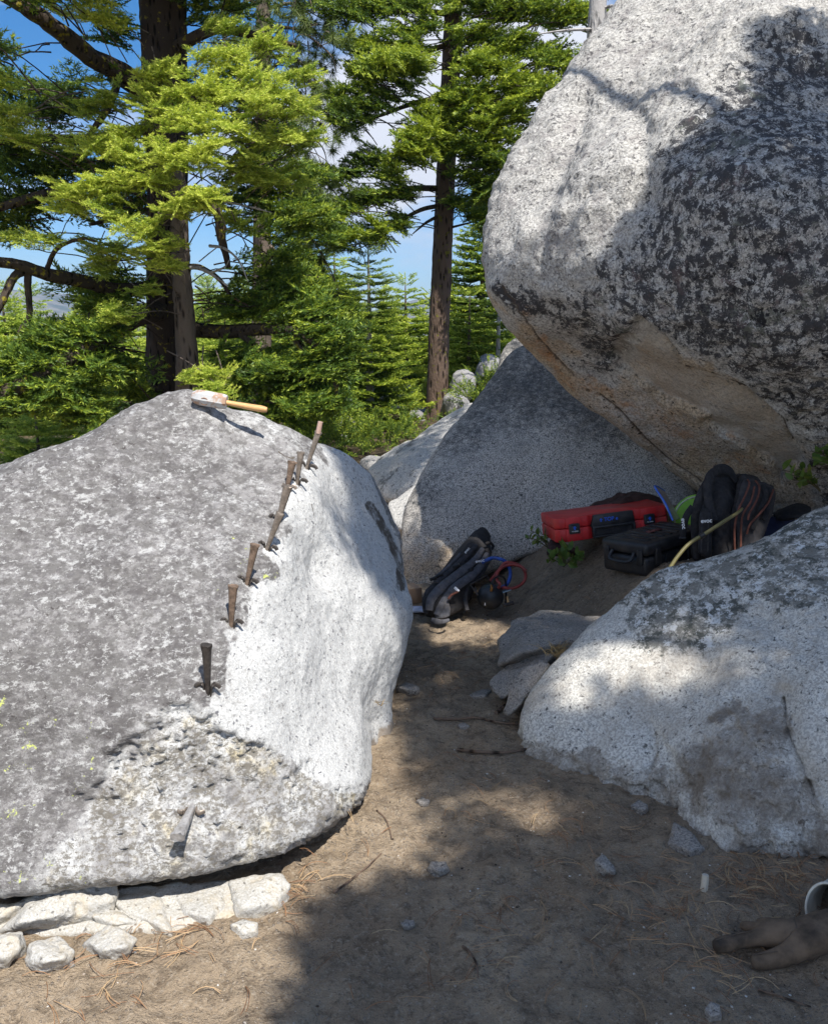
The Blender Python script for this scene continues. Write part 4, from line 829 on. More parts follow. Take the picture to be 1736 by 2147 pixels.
# ------------------------------------------------------------------ firs standing behind the camera: their boughs throw the dappled shade
def build_bvh():
    Vs = []; Fs = []; n = 0
    for V, Fc in OCC:
        if Fc is None: continue
        Vs += [tuple(v) for v in V]; Fs += [tuple(int(i)+n for i in f) for f in Fc]; n += len(V)
    xs = np.arange(-3, 5, .1); ys = np.arange(0.2, 9, .1); A, B = np.meshgrid(xs, ys); Z = gh(A.ravel(), B.ravel()); w = len(xs)
    Vs += list(zip(A.ravel(), B.ravel(), Z))
    for j in range(len(ys)-1):
        for i in range(w-1): k = n+j*w+i; Fs.append((k, k+1, k+w+1, k+w))
    return BVHTree.FromPolygons(Vs, Fs)
BV = build_bvh()
LIT = [[(-400, 2500), (540, 2500), (575, 2147), (640, 2010), (600, 1900), (650, 1850), (720, 1800), (800, 1815), (900, 1810), (925, 1740), (865, 1650), (880, 1620), (860, 1600), (820, 1600), (810, 1560), (860, 1530), (830, 1510), (800, 1560), (760, 1600), (735, 1560), (655, 1440), (690, 1370), (800, 1440), (850, 1330), (835, 1300), (740, 1290), (680, 1210), (600, 1130), (650, 1080), (715, 1100), (735, 1060), (660, 990), (650, 960), (655, 900), (500, 700), (-400, 700)],
    [(1020, 1692), (1070, 1672), (1180, 1678), (1225, 1708), (1190, 1722), (1100, 1706)], [(925, 1325), (1040, 1315), (1045, 1345), (960, 1350)], [(920, 1432), (985, 1430), (990, 1445), (930, 1446)],
    [(1205, 1380), (1310, 1370), (1300, 1470), (1190, 1465)], [(1395, 1300), (1470, 1270), (1460, 1370), (1385, 1395)], [(1390, 1700), (1440, 1720), (1475, 1790), (1400, 1780)], [(1330, 1540), (1380, 1530), (1380, 1580), (1320, 1590)], [(1550, 1375), (1670, 1330), (1665, 1405), (1560, 1430)],
    [(900, 660), (900, -300), (2100, -300), (2000, 10), (1640, 20), (1560, 60), (1500, 90), (1420, 170), (1470, 210), (1400, 330), (1345, 330), (1350, 430), (1300, 520), (1200, 560), (1120, 560), (1080, 640)],
    [(1370, 600), (1430, 490), (1475, 515), (1430, 605)], [(1590, 400), (1670, 300), (1705, 335), (1630, 425)], [(1490, 210), (1560, 150), (1590, 190), (1500, 270)], [(1640, 110), (1736, 70), (1740, 110), (1660, 150)]]
def lit_sd(UV):
    d = np.full(len(UV), 1e9)
    for p in LIT: d = np.minimum(d, polysdf(UV, p))
    return d
def shade():
    rs = np.random.RandomState(21); N = 19000
    U = rs.uniform(500, 2050, N); Vv = rs.uniform(-150, 2500, N); sdp = lit_sd(np.stack([U, Vv], 1)); cam0 = Vector((0, 0, EYE)); out = []
    for u, v, s in zip(U, Vv, sdp):
        if s < 0: continue
        d = ray(u, v).normalized(); h = BV.ray_cast(cam0, d)
        if h[0] is None or h[3] > 9: continue
        H = h[0]
        if rs.rand() > min(1, (h[3]/4.2)**2): continue         # even cover on the ground, not in the picture
        if s < .02*F_/h[3]: continue
        g = BV.ray_cast(H+SUN*.02+h[1]*.01, SUN)
        if g[0] is not None: continue
        t = (rs.uniform(4.6, 7.6)-H.z)/SUN.z; Cc = H+SUN*t
        out.append(Cc)
    print('candidates', len(out)); ok = []
    e1 = SUN.cross(Vector((0, 0, 1))).normalized(); e2 = SUN.cross(e1)
    hits = []; own = []
    for i, Cc in enumerate(out):
        for k in range(7):
            o_ = (e1*math.cos(k)+e2*math.sin(k))*(0 if k == 6 else .15); q = BV.ray_cast(Cc+o_, -SUN)
            if q[0] is None: continue
            w = (q[0]-cam0); z_ = BV.ray_cast(cam0, w.normalized())
            if z_[0] is None or abs(z_[3]-w.length) > .08: continue
            hits.append(q[0][:]); own.append(i)
    sd2 = lit_sd(proj(np.array(hits))); dist = np.linalg.norm(np.array(hits)-np.array([0, 0, EYE]), axis=1)
    bad = set(np.array(own)[sd2 < 0].tolist())
    for i, Cc in enumerate(out):
        if i in bad: continue
        q = proj(np.array([Cc[:]]))[0]; f = Cc.y*CP-(Cc.z-EYE)*SP
        if f > 0 and q[1] > -120: continue
        ok.append(Cc)
    return ok
CL = shade(); print('shade clumps', len(CL))
TR = [(Vector((3.4, -.9, 0)), 9.2, 'tall fir behind the photographer on the right, shading the path'), (Vector((1.3, -3.0, 0)), 8.4, 'second fir behind the photographer, nearer the middle')]
rsS = np.random.RandomState(4)
for k, (b, H, lab) in enumerate(TR):
    mine = [c for c in CL if min(range(2), key=lambda j: (Vector((TR[j][0].x, TR[j][0].y, c.z))-c).length-(.9 if j == 0 else 0)) == k]
    b.z = gz(b.x, b.y)-.1; e = empty('fir_tree', b, label=lab, cat='tree')
    mb = MB(); rough_tube(mb, [Vector((0, 0, 0)), Vector((.04, 0, H*.5)), Vector((0, .03, H))], [.2, .15, .05], seg=14, sub=8, amp=.05); mb.build('trunk', M_bark2, e)
    if not mine: continue
    Ps = np.array([c[:] for c in mine]); n = len(Ps); rad = Ps-np.array([b.x, b.y, 0]); rad[:, 2] = 0; rad = nrm(rad)
    Y = nrm(rad+rsS.normal(size=(n, 3))*np.array([.5, .5, .15])); Nn = nrm(SV[None]+rsS.normal(size=(n, 3))*.25)
    V, A = place(SPR_F, Ps-Y*.14, Y, Nn, rsS.uniform(.6, .9, n), np.zeros(n), rs=rsS); crown_obj('crown', V, A, M_fir, e, b)
    m = min(16, n); cen = Ps[rsS.choice(n, m, replace=False)]
    for it in range(6):
        a = ((Ps[:, None]-cen[None])**2).sum(2).argmin(1); cen = np.array([Ps[a == j].mean(0) if (a == j).any() else cen[j] for j in range(m)])
    for c in cen:
        c = Vector(c)-b; s0 = Vector((0, 0, max(2.5, c.z-.4))); MB().tube([s0, s0.lerp(c, .5)+Vector((0, 0, .12)), c], [.05, .03, .01], seg=7, sub=5).build('limb', M_bark2, e)
# ------------------------------------------------------------------ helpers that stand things on the ground or on a rock
def G(u, v, z=0.0):
    d = ray(u, v); k = (z-EYE)/d.z; return Vector((d.x*k, d.y*k, z))
def GG(u, v, h=0.0):
    """point seen at (u, v) lying h above the real ground"""
    z = 0.0
    for _ in range(8): q = G(u, v, z+h); z = gz(q.x, q.y)
    return G(u, v, z+h)
def surf_bvh(o):
    me = o.data; return BVHTree.FromPolygons([o.matrix_basis @ v.co for v in me.vertices], [p.vertices[:] for p in me.polygons])
BL = surf_bvh(left_rock); BR = surf_bvh(right_rock)
def on(B, u, v, lift=0.0):
    h = B.ray_cast(Vector((0, 0, EYE)), ray(u, v).normalized()); return h[0]+h[1]*lift, h[1]
def frame(o, x, z):
    x = Vector(x).normalized(); z = Vector(z).normalized(); y = z.cross(x).normalized(); z = x.cross(y)
    M = Matrix((x, y, z)).transposed().to_4x4(); M.translation = Vector(o); return M
def blob(name, pts, mat, parent, sub=4, p=12, corr=.3, disp=((.004, 20),), c=None):
    c, R = radial(pts, p, corr, c); X, Fc = ico(sub); V = np.array(c[:])+X*R(X)[:, None]
    d = 0
    for a, f in disp: d = d+a*fbm(V*f+3.1, 3)
    V = V+X*np.asarray(d).reshape(-1, 1); return link(name, mesh_np(name, V, Fc), mat, parent)
M_steel = plain('worn_steel', (.30, .25, .205), .5, .65, var=.35, sc=60, bump=.0004, bsc=400, dust=.5)
M_rust = plain('rusty_steel', (.20, .14, .10), .65, .35, var=.4, sc=70, bump=.0005, bsc=400, dust=.4)
M_dkst = plain('dark_steel', (.075, .065, .058), .55, .5, var=.4, sc=80, bump=.0004, bsc=400)
M_lst = plain('pale_steel', (.42, .41, .40), .5, .5, var=.3, sc=60, bump=.0004, bsc=400, dust=.4)
M_wood = plain('ash_wood', (.62, .36, .15), .5, var=.16, sc=30, bump=.0003, bsc=150)
M_red = plain('red_plastic', (.50, .020, .022), .45, var=.15, sc=12, bump=.0004, bsc=500, dust=.30)
M_blk = plain('black_plastic', (.018, .018, .02), .45, var=.3, sc=20, bump=.0004, bsc=400, dust=.22)
M_blkf = plain('black_fabric', (.020, .019, .021), .9, var=.35, sc=50, bump=.0008, bsc=700, dust=.12)
M_gryf = plain('grey_fabric', (.085, .085, .095), .85, var=.3, sc=40, bump=.0008, bsc=700, dust=.25)
M_dgry = plain('dark_grey_fabric', (.035, .034, .038), .88, var=.3, sc=40, bump=.0008, bsc=700, dust=.15)
M_rub = plain('black_rubber', (.022, .025, .028), .4, var=.3, sc=15, dust=.25)
M_brass = plain('brass', (.55, .30, .12), .35, .9, var=.2)
M_hred = plain('red_rubber_hose', (.26, .035, .028), .5, var=.25, dust=.35)
M_hblu = plain('blue_rubber_hose', (.02, .07, .30), .5, var=.25, dust=.25)
M_blue = plain('blue_marker', (.02, .10, .55), .6, var=.1)
M_white = plain('white_print', (.75, .75, .75), .6, var=.05)
M_card = plain('cardboard', (.42, .27, .17), .85, var=.1, sc=10)
M_green = plain('lime_plastic', (.22, .50, .03), .4, var=.12)
M_bcloth = plain('brown_cloth', (.045, .022, .018), .95, var=.4, sc=20, bump=.002, bsc=90)
M_piping = plain('rust_brown_webbing', (.12, .042, .028), .8, var=.3, sc=50)
M_yel = plain('olive_yellow_hose', (.17, .15, .06), .5, var=.2)
M_film = plain('clear_sheet', (.30, .28, .30), .3, var=.2)
M_bedge = plain('blue_edge', (.06, .16, .62), .4, var=.1)
M_leather = plain('worn_suede', (.115, .080, .052), .85, var=.6, sc=14, bump=.0015, bsc=260)
M_cuff = plain('pale_canvas', (.52, .50, .44), .9, var=.15, sc=30, bump=.0006, bsc=500)

# ------------------------------------------------------------------ wedges and feathers along the ridge
def wedge(label, base, top, w, mat, feathers=(1, 1), B=BL, lean=.9, length=None, fdark=True, seed=0, cap=True, sink=.02):
    p, n = on(B, *base); 
    ty = p.y-(0.0 if length is None else 0)
    q = P(top[0], top[1], p.y+top[2]); ax = (q-p).normalized(); L = (q-p).length
    rid = Vector((.25, 1, 0)); side = Vector((1, 0, 0)); side = (side-ax*side.dot(ax)).normalized()
    e = empty('splitting_wedge', p, label=label, cat='wedge', group='iron wedges set in the left boulder')
    Mx = frame((0, 0, 0), side, ax); rn = random.Random(seed)
    mb = MB(); prof = [(-sink, .42), (0, .50), (L*.5, .72), (L*.86, .92), (L*.93, 1.0), (L*.985, 1.16), (L, 1.08)] if cap else [(-sink, .5), (0, .55), (L*.9, .9), (L, .9)]
    V = []; F = []; seg = 16
    for i, (z, k) in enumerate(prof):
        for j in range(seg):
            a = 2*math.pi*j/seg; sx = w*.58*k; sy = w*.42*(.8+.2*k)
            cx, cy = math.cos(a), math.sin(a); m = (abs(cx)**3.2+abs(cy)**3.2)**(-1/3.2)
            wob = 1+(.08*rn.uniform(-1, 1) if z > L*.9 else 0); V.append(Mx @ Vector((cx*m*sx*wob, cy*m*sy*wob, z+(.003*rn.uniform(-1, 1) if z > L*.9 else 0))))
    for i in range(len(prof)-1):
        for j in range(seg): F.append((i*seg+j, i*seg+(j+1) % seg, (i+1)*seg+(j+1) % seg, (i+1)*seg+j))
    F.append(tuple((len(prof)-1)*seg+j for j in range(seg))); mb.add(V, F); mb.build('wedge', mat, e, ang=35)
    for s, on_ in ((-1, feathers[0]), (1, feathers[1])):
        if not on_: continue
        f = MB(); o = side*s
        pts = [ax*-.03+o*.006, ax*.002+o*w*.45, ax*.012+o*(w*.62), ax*.012+o*(w*.95*on_)+n*.002, ax*.004+o*(w*1.25*on_)+n*.004]
        f.tube(pts, [.007, .0075, .0075, .007, .006], seg=10, sub=4, flat=.45, up=ax); f.build('feather', M_dkst if fdark else M_steel, e)
    return e
wedge('nearest dark upright wedge at the low end of the ridge row', (436, 1443), (433, 1352, -.02), .024, M_dkst, (1.2, 1.1), seed=1)
wedge('second wedge from the near end, rusty with a dark mushroomed top', (485, 1309), (489, 1228, -.01), .023, M_rust, (1.1, 1.1), seed=2)
wedge('third wedge from the near end, brown and leaning slightly right', (518, 1222), (535, 1142, 0), .022, M_rust, (1.2, 1.1), seed=3)
wedge('fourth wedge from the near end, thin and grey with a bright tip', (560, 1150), (588, 1076, 0), .022, M_steel, (1.1, 1.1), seed=4)
wedge('fifth wedge from the near end with a broad pale hammered cap', (584, 1092), (604, 1018, 0), .027, M_steel, (1, .0), seed=5)
wedge('sixth wedge from the near end, tan, its foot hidden by the pale capped wedge', (602, 1025), (613, 968, 0), .024, M_rust, (.7, 1), fdark=False, seed=6)
wedge('seventh wedge from the near end, slim and brown beside the tan one', (623, 1012), (631, 948, 0), .021, M_steel, (.8, 1.3), seed=7)
wedge('farthest wedge at the top of the row with a clean pale tip', (643, 980), (668, 905, 0), .021, M_steel, (.9, 1.4), seed=8)
_p, _n = on(BL, 643, 980); tip = MB(); q0 = P(667.5, 906, _p.y); q1 = P(672, 884, _p.y); ax = (q1-q0).normalized(); tip.tube([q0-ax*.004, q1], [.0125, .0115], seg=14, sub=1, flat=.8)
wt = [o for o in bpy.data.objects if o.get('label', '').startswith('farthest wedge')][0]
o = tip.build('clean_tip', plain('raw_pink_steel', (.62, .42, .33), .5, .3, var=.1), wt, ang=30); o.matrix_parent_inverse = Matrix.Translation(wt.location).inverted()
wl = wedge('lone wedge driven into the rough lower face, pointing out towards the viewer', (402, 1698), (372, 1757, -.115), .030, M_lst, (1.0, 1.0), fdark=False, seed=9, sink=.02)

# ------------------------------------------------------------------ hammer on top of the left boulder
hp, hn = on(BL, 440, 868)
_a = P(404, 838, hp.y); _b = P(557, 864, hp.y); hx = (_b-_a).normalized()
ham = empty('club_hammer', (0, 0, 0), label='short sledge hammer with a worn wooden handle lying on the crest of the left boulder', cat='hammer')
k = hp.y/F_/1.0
Mh = frame(_a, hx, Vector((-.05, -.5, .85)))
hd = MB(); L = 72*k; H = 30*k
sec = [(-.0, .60), (.012, .86), (.03, 1.0), (.5*L, 1.0), (.86*L, .97), (L-.004, .90), (L, .82)]
V = []; F = []; n_ = 8
for x, s_ in sec:
    for j in range(n_): a = math.pi/8+2*math.pi*j/n_; V.append(Mh @ Vector((x, math.cos(a)*H*.60*s_, math.sin(a)*H*.56*s_)))
for i in range(len(sec)-1):
    for j in range(n_): F.append((i*n_+j, i*n_+(j+1) % n_, (i+1)*n_+(j+1) % n_, (i+1)*n_+j))
F.append(tuple(range(n_-1, -1, -1))); F.append(tuple((len(sec)-1)*n_+j for j in range(n_)))
hd.add(V, F); M_ham = NT('worn_painted_steel')
cc = M_ham.mix(M_ham.step(M_ham.noise(26, 5, .65), .42, .55), (.40, .26, .18), (.50, .50, .49)); M_ham = M_ham.bsdf(cc, .55, M_ham.bump(M_ham.noise(160, 4), .0008), .15)
hh = hd.build('head', M_ham, ham, ang=25)
rg = MB(); Mr = frame(Mh @ Vector((.40*L, -H*.50, H*.12)), hx, Mh.to_3x3() @ Vector((0, -1, .25)))
V = [Vector((math.cos(a)*.0135, math.sin(a)*.0135, 0)) for a in [i*2*math.pi/20 for i in range(21)]]; rg.tube([Mr @ v for v in V], .0017, seg=6, sub=1, cap=False); rg.build('stamped_ring', plain('rust_ring', (.42, .22, .12), .6, .2), hh)
hn_ = MB(); hn_.tube([Mh @ Vector(q) for q in ((L-.01, 0, -.002), (L+.03, 0, -.003), (L+.08, 0, -.004), (L+.125, 0, -.004), (L+.146, 0, -.004))], [.0105, .0112, .0135, .0145, .010], seg=16, sub=5, flat=.85)
hn_.build('handle', M_wood, ham)
def rebase(e, pt):
    """moves an Empty to its base point while its children stay where they are"""
    e.location = pt
    for ch in e.children: ch.matrix_parent_inverse = Matrix.Translation(Vector(pt)).inverted()
rebase(ham, _a)
# settle the hammer on the rock
bot = min((BL.ray_cast(Vector((v.x, v.y, 5)), Vector((0, 0, -1)))[0].z-v.z) * -1 for v in [Mh @ Vector((x, 0, -H*.5)) for x in (.02, L*.5, L, L+.1)])
ham.location = Vector(_a)+Vector((0, 0, -bot+.002 if abs(bot) < .05 else 0)); print('hammer gap', round(bot, 3))

# ------------------------------------------------------------------ red tool case
rc_o = P(1288, 1124, 4.13); print('red case z', rc_o.z, gz(rc_o.x, rc_o.y))
rc = empty('tool_case', rc_o, label='red plastic tool case with black grip and two latches against the grey boulder', cat='case')
Mc = Matrix.Rotation(math.radians(-6.5), 4, 'Y') @ Matrix.Rotation(math.radians(4), 4, 'Z') @ Matrix.Rotation(math.radians(-6), 4, 'X')
def shell(z0, z1, name):
    mb = MB(); W_, D_ = .300, .34
    poly = [(-W_, .03), (-W_+.02, .0), (-.13, -.004), (-.115, .010), (.10, .010), (.115, -.004), (W_-.02, 0), (W_, .03), (W_, D_), (-W_, D_)]
    mb.prism(poly, z0, z1, Mc, bev=.007)
    for x in (-.205, .185):   # raised blocks round the latches
        mb.box((x, .005, (z0+z1)/2), (.085, .03, (z1-z0)*.96), Mc, bev=.004)
    return mb.build(name, M_red, rc, ang=30)
shell(.0, .068, 'lower_shell'); lid = shell(.0705, .125, 'lid')
g = MB(); g.prism([(-.118, .062), (.112, .062), (.104, .122), (-.100, .122)], -.006, .022, Mc @ Matrix.Translation((0, 0, 0)) @ Matrix(((1, 0, 0, 0), (0, 0, -1, 0.012), (0, 1, 0, 0), (0, 0, 0, 1))), bev=.003)
gp = g.build('grip_panel', M_blk, rc, ang=30)
g = MB()
for (x0, x1, z0, z1) in ((-.112, -.098, .008, .06), (.098, .112, .008, .06), (-.112, .112, .004, .016), (-.112, .112, .052, .064)): g.box(((x0+x1)/2, -.002, (z0+z1)/2), (x1-x0, .03, z1-z0), Mc, bev=.004)
g.build('handle', M_blk, rc); g = MB(); g.box((0, .011, .034), (.20, .006, .045), Mc); g.build('handle_recess', plain('dark_recess', (.03, .028, .03), .7, dust=.5), rc)
Mt = Mc @ Matrix(((1, 0, 0, -.012), (0, 0, -1, -.0115), (0, 1, 0, .093), (0, 0, 0, 1)))
def arrow(M, s):
    a = MB(); a.prism([(-.2*s, -.5*s), (.2*s, -.5*s), (.2*s, 0), (.5*s, 0), (0, .6*s), (-.5*s, 0), (-.2*s, 0)], 0, .001, M); return a
text_obj('lettering', 'TOP e', .027, Mt, M_blue, gp); arrow(Mt @ Matrix.Translation((-.052, 0, 0)), .018).build('arrow_mark', M_blue, gp)
for x in (-.205, .185):
    l = MB(); l.box((x, -.014, .066), (.056, .014, .052), Mc, bev=.004); l.box((x, -.020, .088), (.040, .010, .012), Mc, bev=.003); lo = l.build('latch', M_blk, rc)
    Ml = Mc @ Matrix(((1, 0, 0, x), (0, 0, -1, -.0215), (0, 1, 0, .070), (0, 0, 0, 1))); arrow(Ml, .020).build('arrow_mark', M_blue, lo)
    text_obj('lettering', 'TE SYSTEM' if False else 'TO OPEN', .0075, Ml @ Matrix.Translation((0, -.017, 0)), M_white, lo)

# brown cloth bag behind it
cb = blob('cloth_bag', PP([(1248, 1072, 4.6), (1255, 1052, 4.62), (1290, 1035, 4.65), (1330, 1030, 4.65), (1365, 1035, 4.6), (1400, 1060, 4.5), (1380, 1085, 4.4), (1270, 1085, 4.45), (1310, 1045, 4.45)])+[Vector((1.0, 4.75, .45)), Vector((1.35, 4.7, .45))], M_bcloth, None, 5, 12, .3, ((.02, 6), (.014, 16)))
tag(cb, 'crumpled dark brown cloth bag lying behind the red case', 'bag')
cb2 = blob('cloth_bag', PP([(1150, 1140, 4.25), (1160, 1128, 4.3), (1180, 1140, 4.2), (1210, 1152, 4.1), (1180, 1158, 4.1), (1155, 1152, 4.15)])+[Vector((.72, 4.35, .30)), Vector((.9, 4.3, .3))], M_bcloth, None, 4, 12, .3, ((.006, 20),))
tag(cb2, 'fold of brown cloth sticking out under the left end of the red case', 'cloth')

# ------------------------------------------------------------------ black hard case
bc_o = P(1356, 1208, 3.62); print('black case z', bc_o.z, gz(bc_o.x, bc_o.y))
bc = empty('hard_case', bc_o, label='scuffed black hard case with ribbed lid below the red case', cat='case')
yw = math.radians(34); Mb = Matrix.Diagonal((1, 1, 1.32, 1)) @ Matrix.Rotation(yw, 4, 'Z') @ Matrix.Rotation(math.radians(-3), 4, 'Y') @ Matrix.Rotation(math.radians(-4), 4, 'X')
b = MB(); b.box((.21, .135, .028), (.42, .27, .07), Mb, bev=.018, seg=3); b.build('lower_shell', M_blk, bc)
b = MB(); b.box((.21, .135, .090), (.43, .28, .046), Mb, bev=.016, seg=3)
for i in range(7): b.box((.06+.05*i, .135, .1135), (.022, .20, .007), Mb, bev=.003)
ld = b.build('lid', M_blk, bc)
b = MB(); b.box((.21, .135, .1175), (.09, .028, .004), Mb, bev=.001); b.build('badge', plain('dull_red_badge', (.10, .03, .03), .6), ld)
b = MB(); b.tube([Mb @ Vector(q) for q in ((-.004, .07, .075), (-.03, .075, .05), (-.034, .135, .045), (-.03, .195, .05), (-.004, .20, .075))], .009, seg=8, sub=4); b.build('handle', M_blk, bc)
for y_ in (.035, .235): b = MB(); b.box((-.004, y_, .062), (.014, .032, .055), Mb, bev=.004); b.build('latch', M_blk, bc)
for x_ in (.07, .35): b = MB(); b.box((x_, -.006, .060), (.036, .016, .060), Mb, bev=.004); b.build('latch', M_blk, bc)
b = MB()
for x_ in (.13, .21, .29): b.box((x_, -.002, .03), (.012, .012, .062), Mb, bev=.003)
b.build('rib', M_blk, bc)
bst = rock('rock', 'small tan rock tucked between the red case and the black hard case', PP([(1286, 1155, 4.0), (1295, 1132, 4.05), (1325, 1120, 4.1), (1350, 1122, 4.05), (1330, 1150, 3.95), (1295, 1175, 3.92)])+[Vector((1.05, 4.2, .3)), Vector((1.2, 4.2, .35)), Vector((1.15, 3.95, .3))], M_small, 4, 12, .3, disp=((.006, 12),), cat='rock', masks=allm(.2), occ=False)

# ------------------------------------------------------------------ black backpack
bp = empty('backpack', P(1530, 1150, 3.75), label='large black backpack with rust brown seams standing right of the hard case', cat='backpack')
blob('body', PP([(1452, 1165, 3.75), (1456, 1080, 3.78), (1470, 1035, 3.82), (1492, 1000, 3.85), (1520, 990, 3.9), (1548, 1005, 3.9), (1560, 1060, 3.8), (1560, 1120, 3.75), (1550, 1180, 3.7), (1500, 1180, 3.65), (1500, 1090, 3.66), (1520, 1040, 3.72)])+PP([(1470, 1080, 4.05), (1520, 1010, 4.05), (1560, 1080, 4.05), (1560, 1190, 4.0), (1470, 1190, 4.0)]), M_blkf, bp, 5, 10, .3, ((.016, 10), (.006, 30)))
blob('middle_pocket', PP([(1530, 1180, 3.68), (1536, 1080, 3.70), (1548, 1010, 3.78), (1566, 992, 3.84), (1592, 1003, 3.88), (1600, 1050, 3.8), (1590, 1110, 3.74), (1575, 1180, 3.7)])+PP([(1540, 1000, 4.0), (1590, 1010, 4.05), (1590, 1180, 4.0)]), M_blkf, bp, 5, 10, .3, ((.014, 10), (.006, 28)))
blob('main_pocket', PP([(1545, 1180, 3.66), (1545, 1090, 3.68), (1552, 1030, 3.74), (1568, 1004, 3.8), (1600, 1012, 3.84), (1624, 1024, 3.88), (1622, 1060, 3.82), (1605, 1110, 3.75), (1590, 1150, 3.7), (1575, 1185, 3.68)])+PP([(1560, 1020, 4.0), (1620, 1040, 4.05), (1600, 1120, 4.0), (1560, 1180, 4.0)]), M_dgry, bp, 5, 10, .3, ((.008, 12), (.004, 30)))
def ribbon(pts, r, name, mat, parent, flat=.25, up=(0, -1, .2), seg=10, sub=5):
    m = MB(); m.tube(PP(pts), r, seg=seg, sub=sub, flat=flat, up=up); return m.build(name, mat, parent)
ribbon([(1497, 1092, 3.64), (1484, 1040, 3.70), (1488, 1000, 3.74), (1508, 985, 3.80), (1530, 990, 3.84), (1545, 1010, 3.84)], [.018, .020, .022, .020, .016, .012], 'shoulder_strap', M_blkf, bp, .35)
ribbon([(1462, 1170, 3.66), (1457, 1110, 3.68), (1462, 1060, 3.70), (1478, 1020, 3.74), (1492, 995, 3.80)], [.016, .020, .022, .020, .014], 'shoulder_strap', M_blkf, bp, .35)
ribbon([(1494, 998, 3.84), (1498, 982, 3.84), (1516, 976, 3.85), (1532, 984, 3.86), (1538, 996, 3.86)], .009, 'grab_handle', M_blkf, bp, .6)
for pts in ([(1541, 1165, 3.64), (1540, 1110, 3.64), (1548, 1070, 3.66), (1562, 1040, 3.69), (1571, 1015, 3.73), (1568, 1006, 3.78)], [(1568, 1090, 3.66), (1572, 1075, 3.67), (1588, 1045, 3.71), (1592, 1020, 3.75), (1584, 1008, 3.80)], [(1566, 1120, 3.66), (1572, 1100, 3.67), (1590, 1080, 3.7), (1610, 1055, 3.76), (1622, 1026, 3.82)], [(1553, 1150, 3.64), (1556, 1085, 3.66), (1575, 1050, 3.69), (1582, 1020, 3.74)]):
    ribbon(pts, .005, 'seam_piping', M_piping, bp, .7)
for pts in ([(1600, 1015, 3.8), (1606, 1040, 3.77), (1590, 1075, 3.73), (1578, 1110, 3.69)], [(1612, 1022, 3.82), (1616, 1050, 3.79), (1600, 1090, 3.74)]): ribbon(pts, .012, 'compression_strap', M_blkf, bp, .4)
sp_ = blob('side_pocket', PP([(1466, 1160, 3.60), (1466, 1080, 3.62), (1474, 1065, 3.64), (1490, 1068, 3.63), (1494, 1100, 3.60), (1490, 1170, 3.57)])+PP([(1466, 1160, 3.72), (1470, 1075, 3.74), (1490, 1080, 3.74), (1490, 1170, 3.7)]), M_blkf, bp, 4, 14, .3, ((.003, 30),))
for dz in (0, 1): ribbon([(1470+dz*14, 1158, 3.575), (1472+dz*14, 1085, 3.60)], .0035, 'zip', M_dgry, sp_, .6)
def txt_at(body, size, u, v, y, mat, parent, rot=0, yaw=0):
    M = Matrix.Translation(P(u, v, y)) @ Matrix.Rotation(math.radians(yaw), 4, 'Z') @ Matrix.Rotation(math.radians(84), 4, 'X') @ Matrix.Rotation(math.radians(rot), 4, 'Z')
    return text_obj('lettering', body, size, M, mat, parent, ext=.001)
txt_at('evoc', .026, 1481, 1092, 3.572, M_white, sp_, 4)
st = ribbon([(1431, 1125, 3.66), (1434, 1100, 3.66), (1440, 1080, 3.68), (1452, 1062, 3.70)], [.014, .016, .016, .014], 'hanging_strap', M_blkf, bp, .25)
txt_at('evoc', .026, 1433, 1098, 3.643, M_white, st, -82)
ribbon([(1424, 1128, 3.66), (1438, 1128, 3.655)], .006, 'buckle', M_blk, bp, .8)
rebase(bp, bp.location)
# blue bundle behind, right of the pack
bl = blob('stuff_sack', PP([(1585, 1130, 4.1), (1590, 1095, 4.15), (1615, 1085, 4.2), (1640, 1095, 4.2), (1635, 1130, 4.1), (1610, 1140, 4.0)])+[Vector((1.9, 4.4, .5)), Vector((2.1, 4.4, .5))], plain('navy_fabric', (.012, .018, .055), .8), None, 4, 10, .3, ((.01, 12),)); tag(bl, 'dark navy stuff sack low behind the black backpack', 'bag')
bk = blob('jacket', PP([(1625, 1080, 4.1), (1650, 1066, 4.15), (1690, 1062, 4.2), (1710, 1072, 4.15), (1680, 1090, 4.0), (1640, 1100, 3.95)])+[Vector((2.1, 4.4, .6)), Vector((1.9, 4.3, .55))], M_blkf, None, 4, 10, .3, ((.012, 14),)); tag(bk, 'black jacket heaped in the dark corner right of the black backpack', 'jacket')
# yellowish hose end leaning across
hz_ = MB(); hz_.tube(PP([(1404, 1192, 3.45), (1420, 1168, 3.47), (1445, 1140, 3.50), (1480, 1118, 3.53), (1520, 1092, 3.56), (1548, 1074, 3.62), (1556, 1066, 3.68)]), [.0085]*5+[.007, .005], seg=10, sub=5); o = hz_.build('hose', M_yel, None); tag(o, 'dull yellow hose curving up across the front of the black backpack', 'hose')
rg_ = MB(); a_, b_ = P(1467, 1126, 3.517), P(1476, 1121, 3.523); rg_.tube([a_, b_], .012, seg=10, sub=1); rg_.build('clamp', M_blk, o)
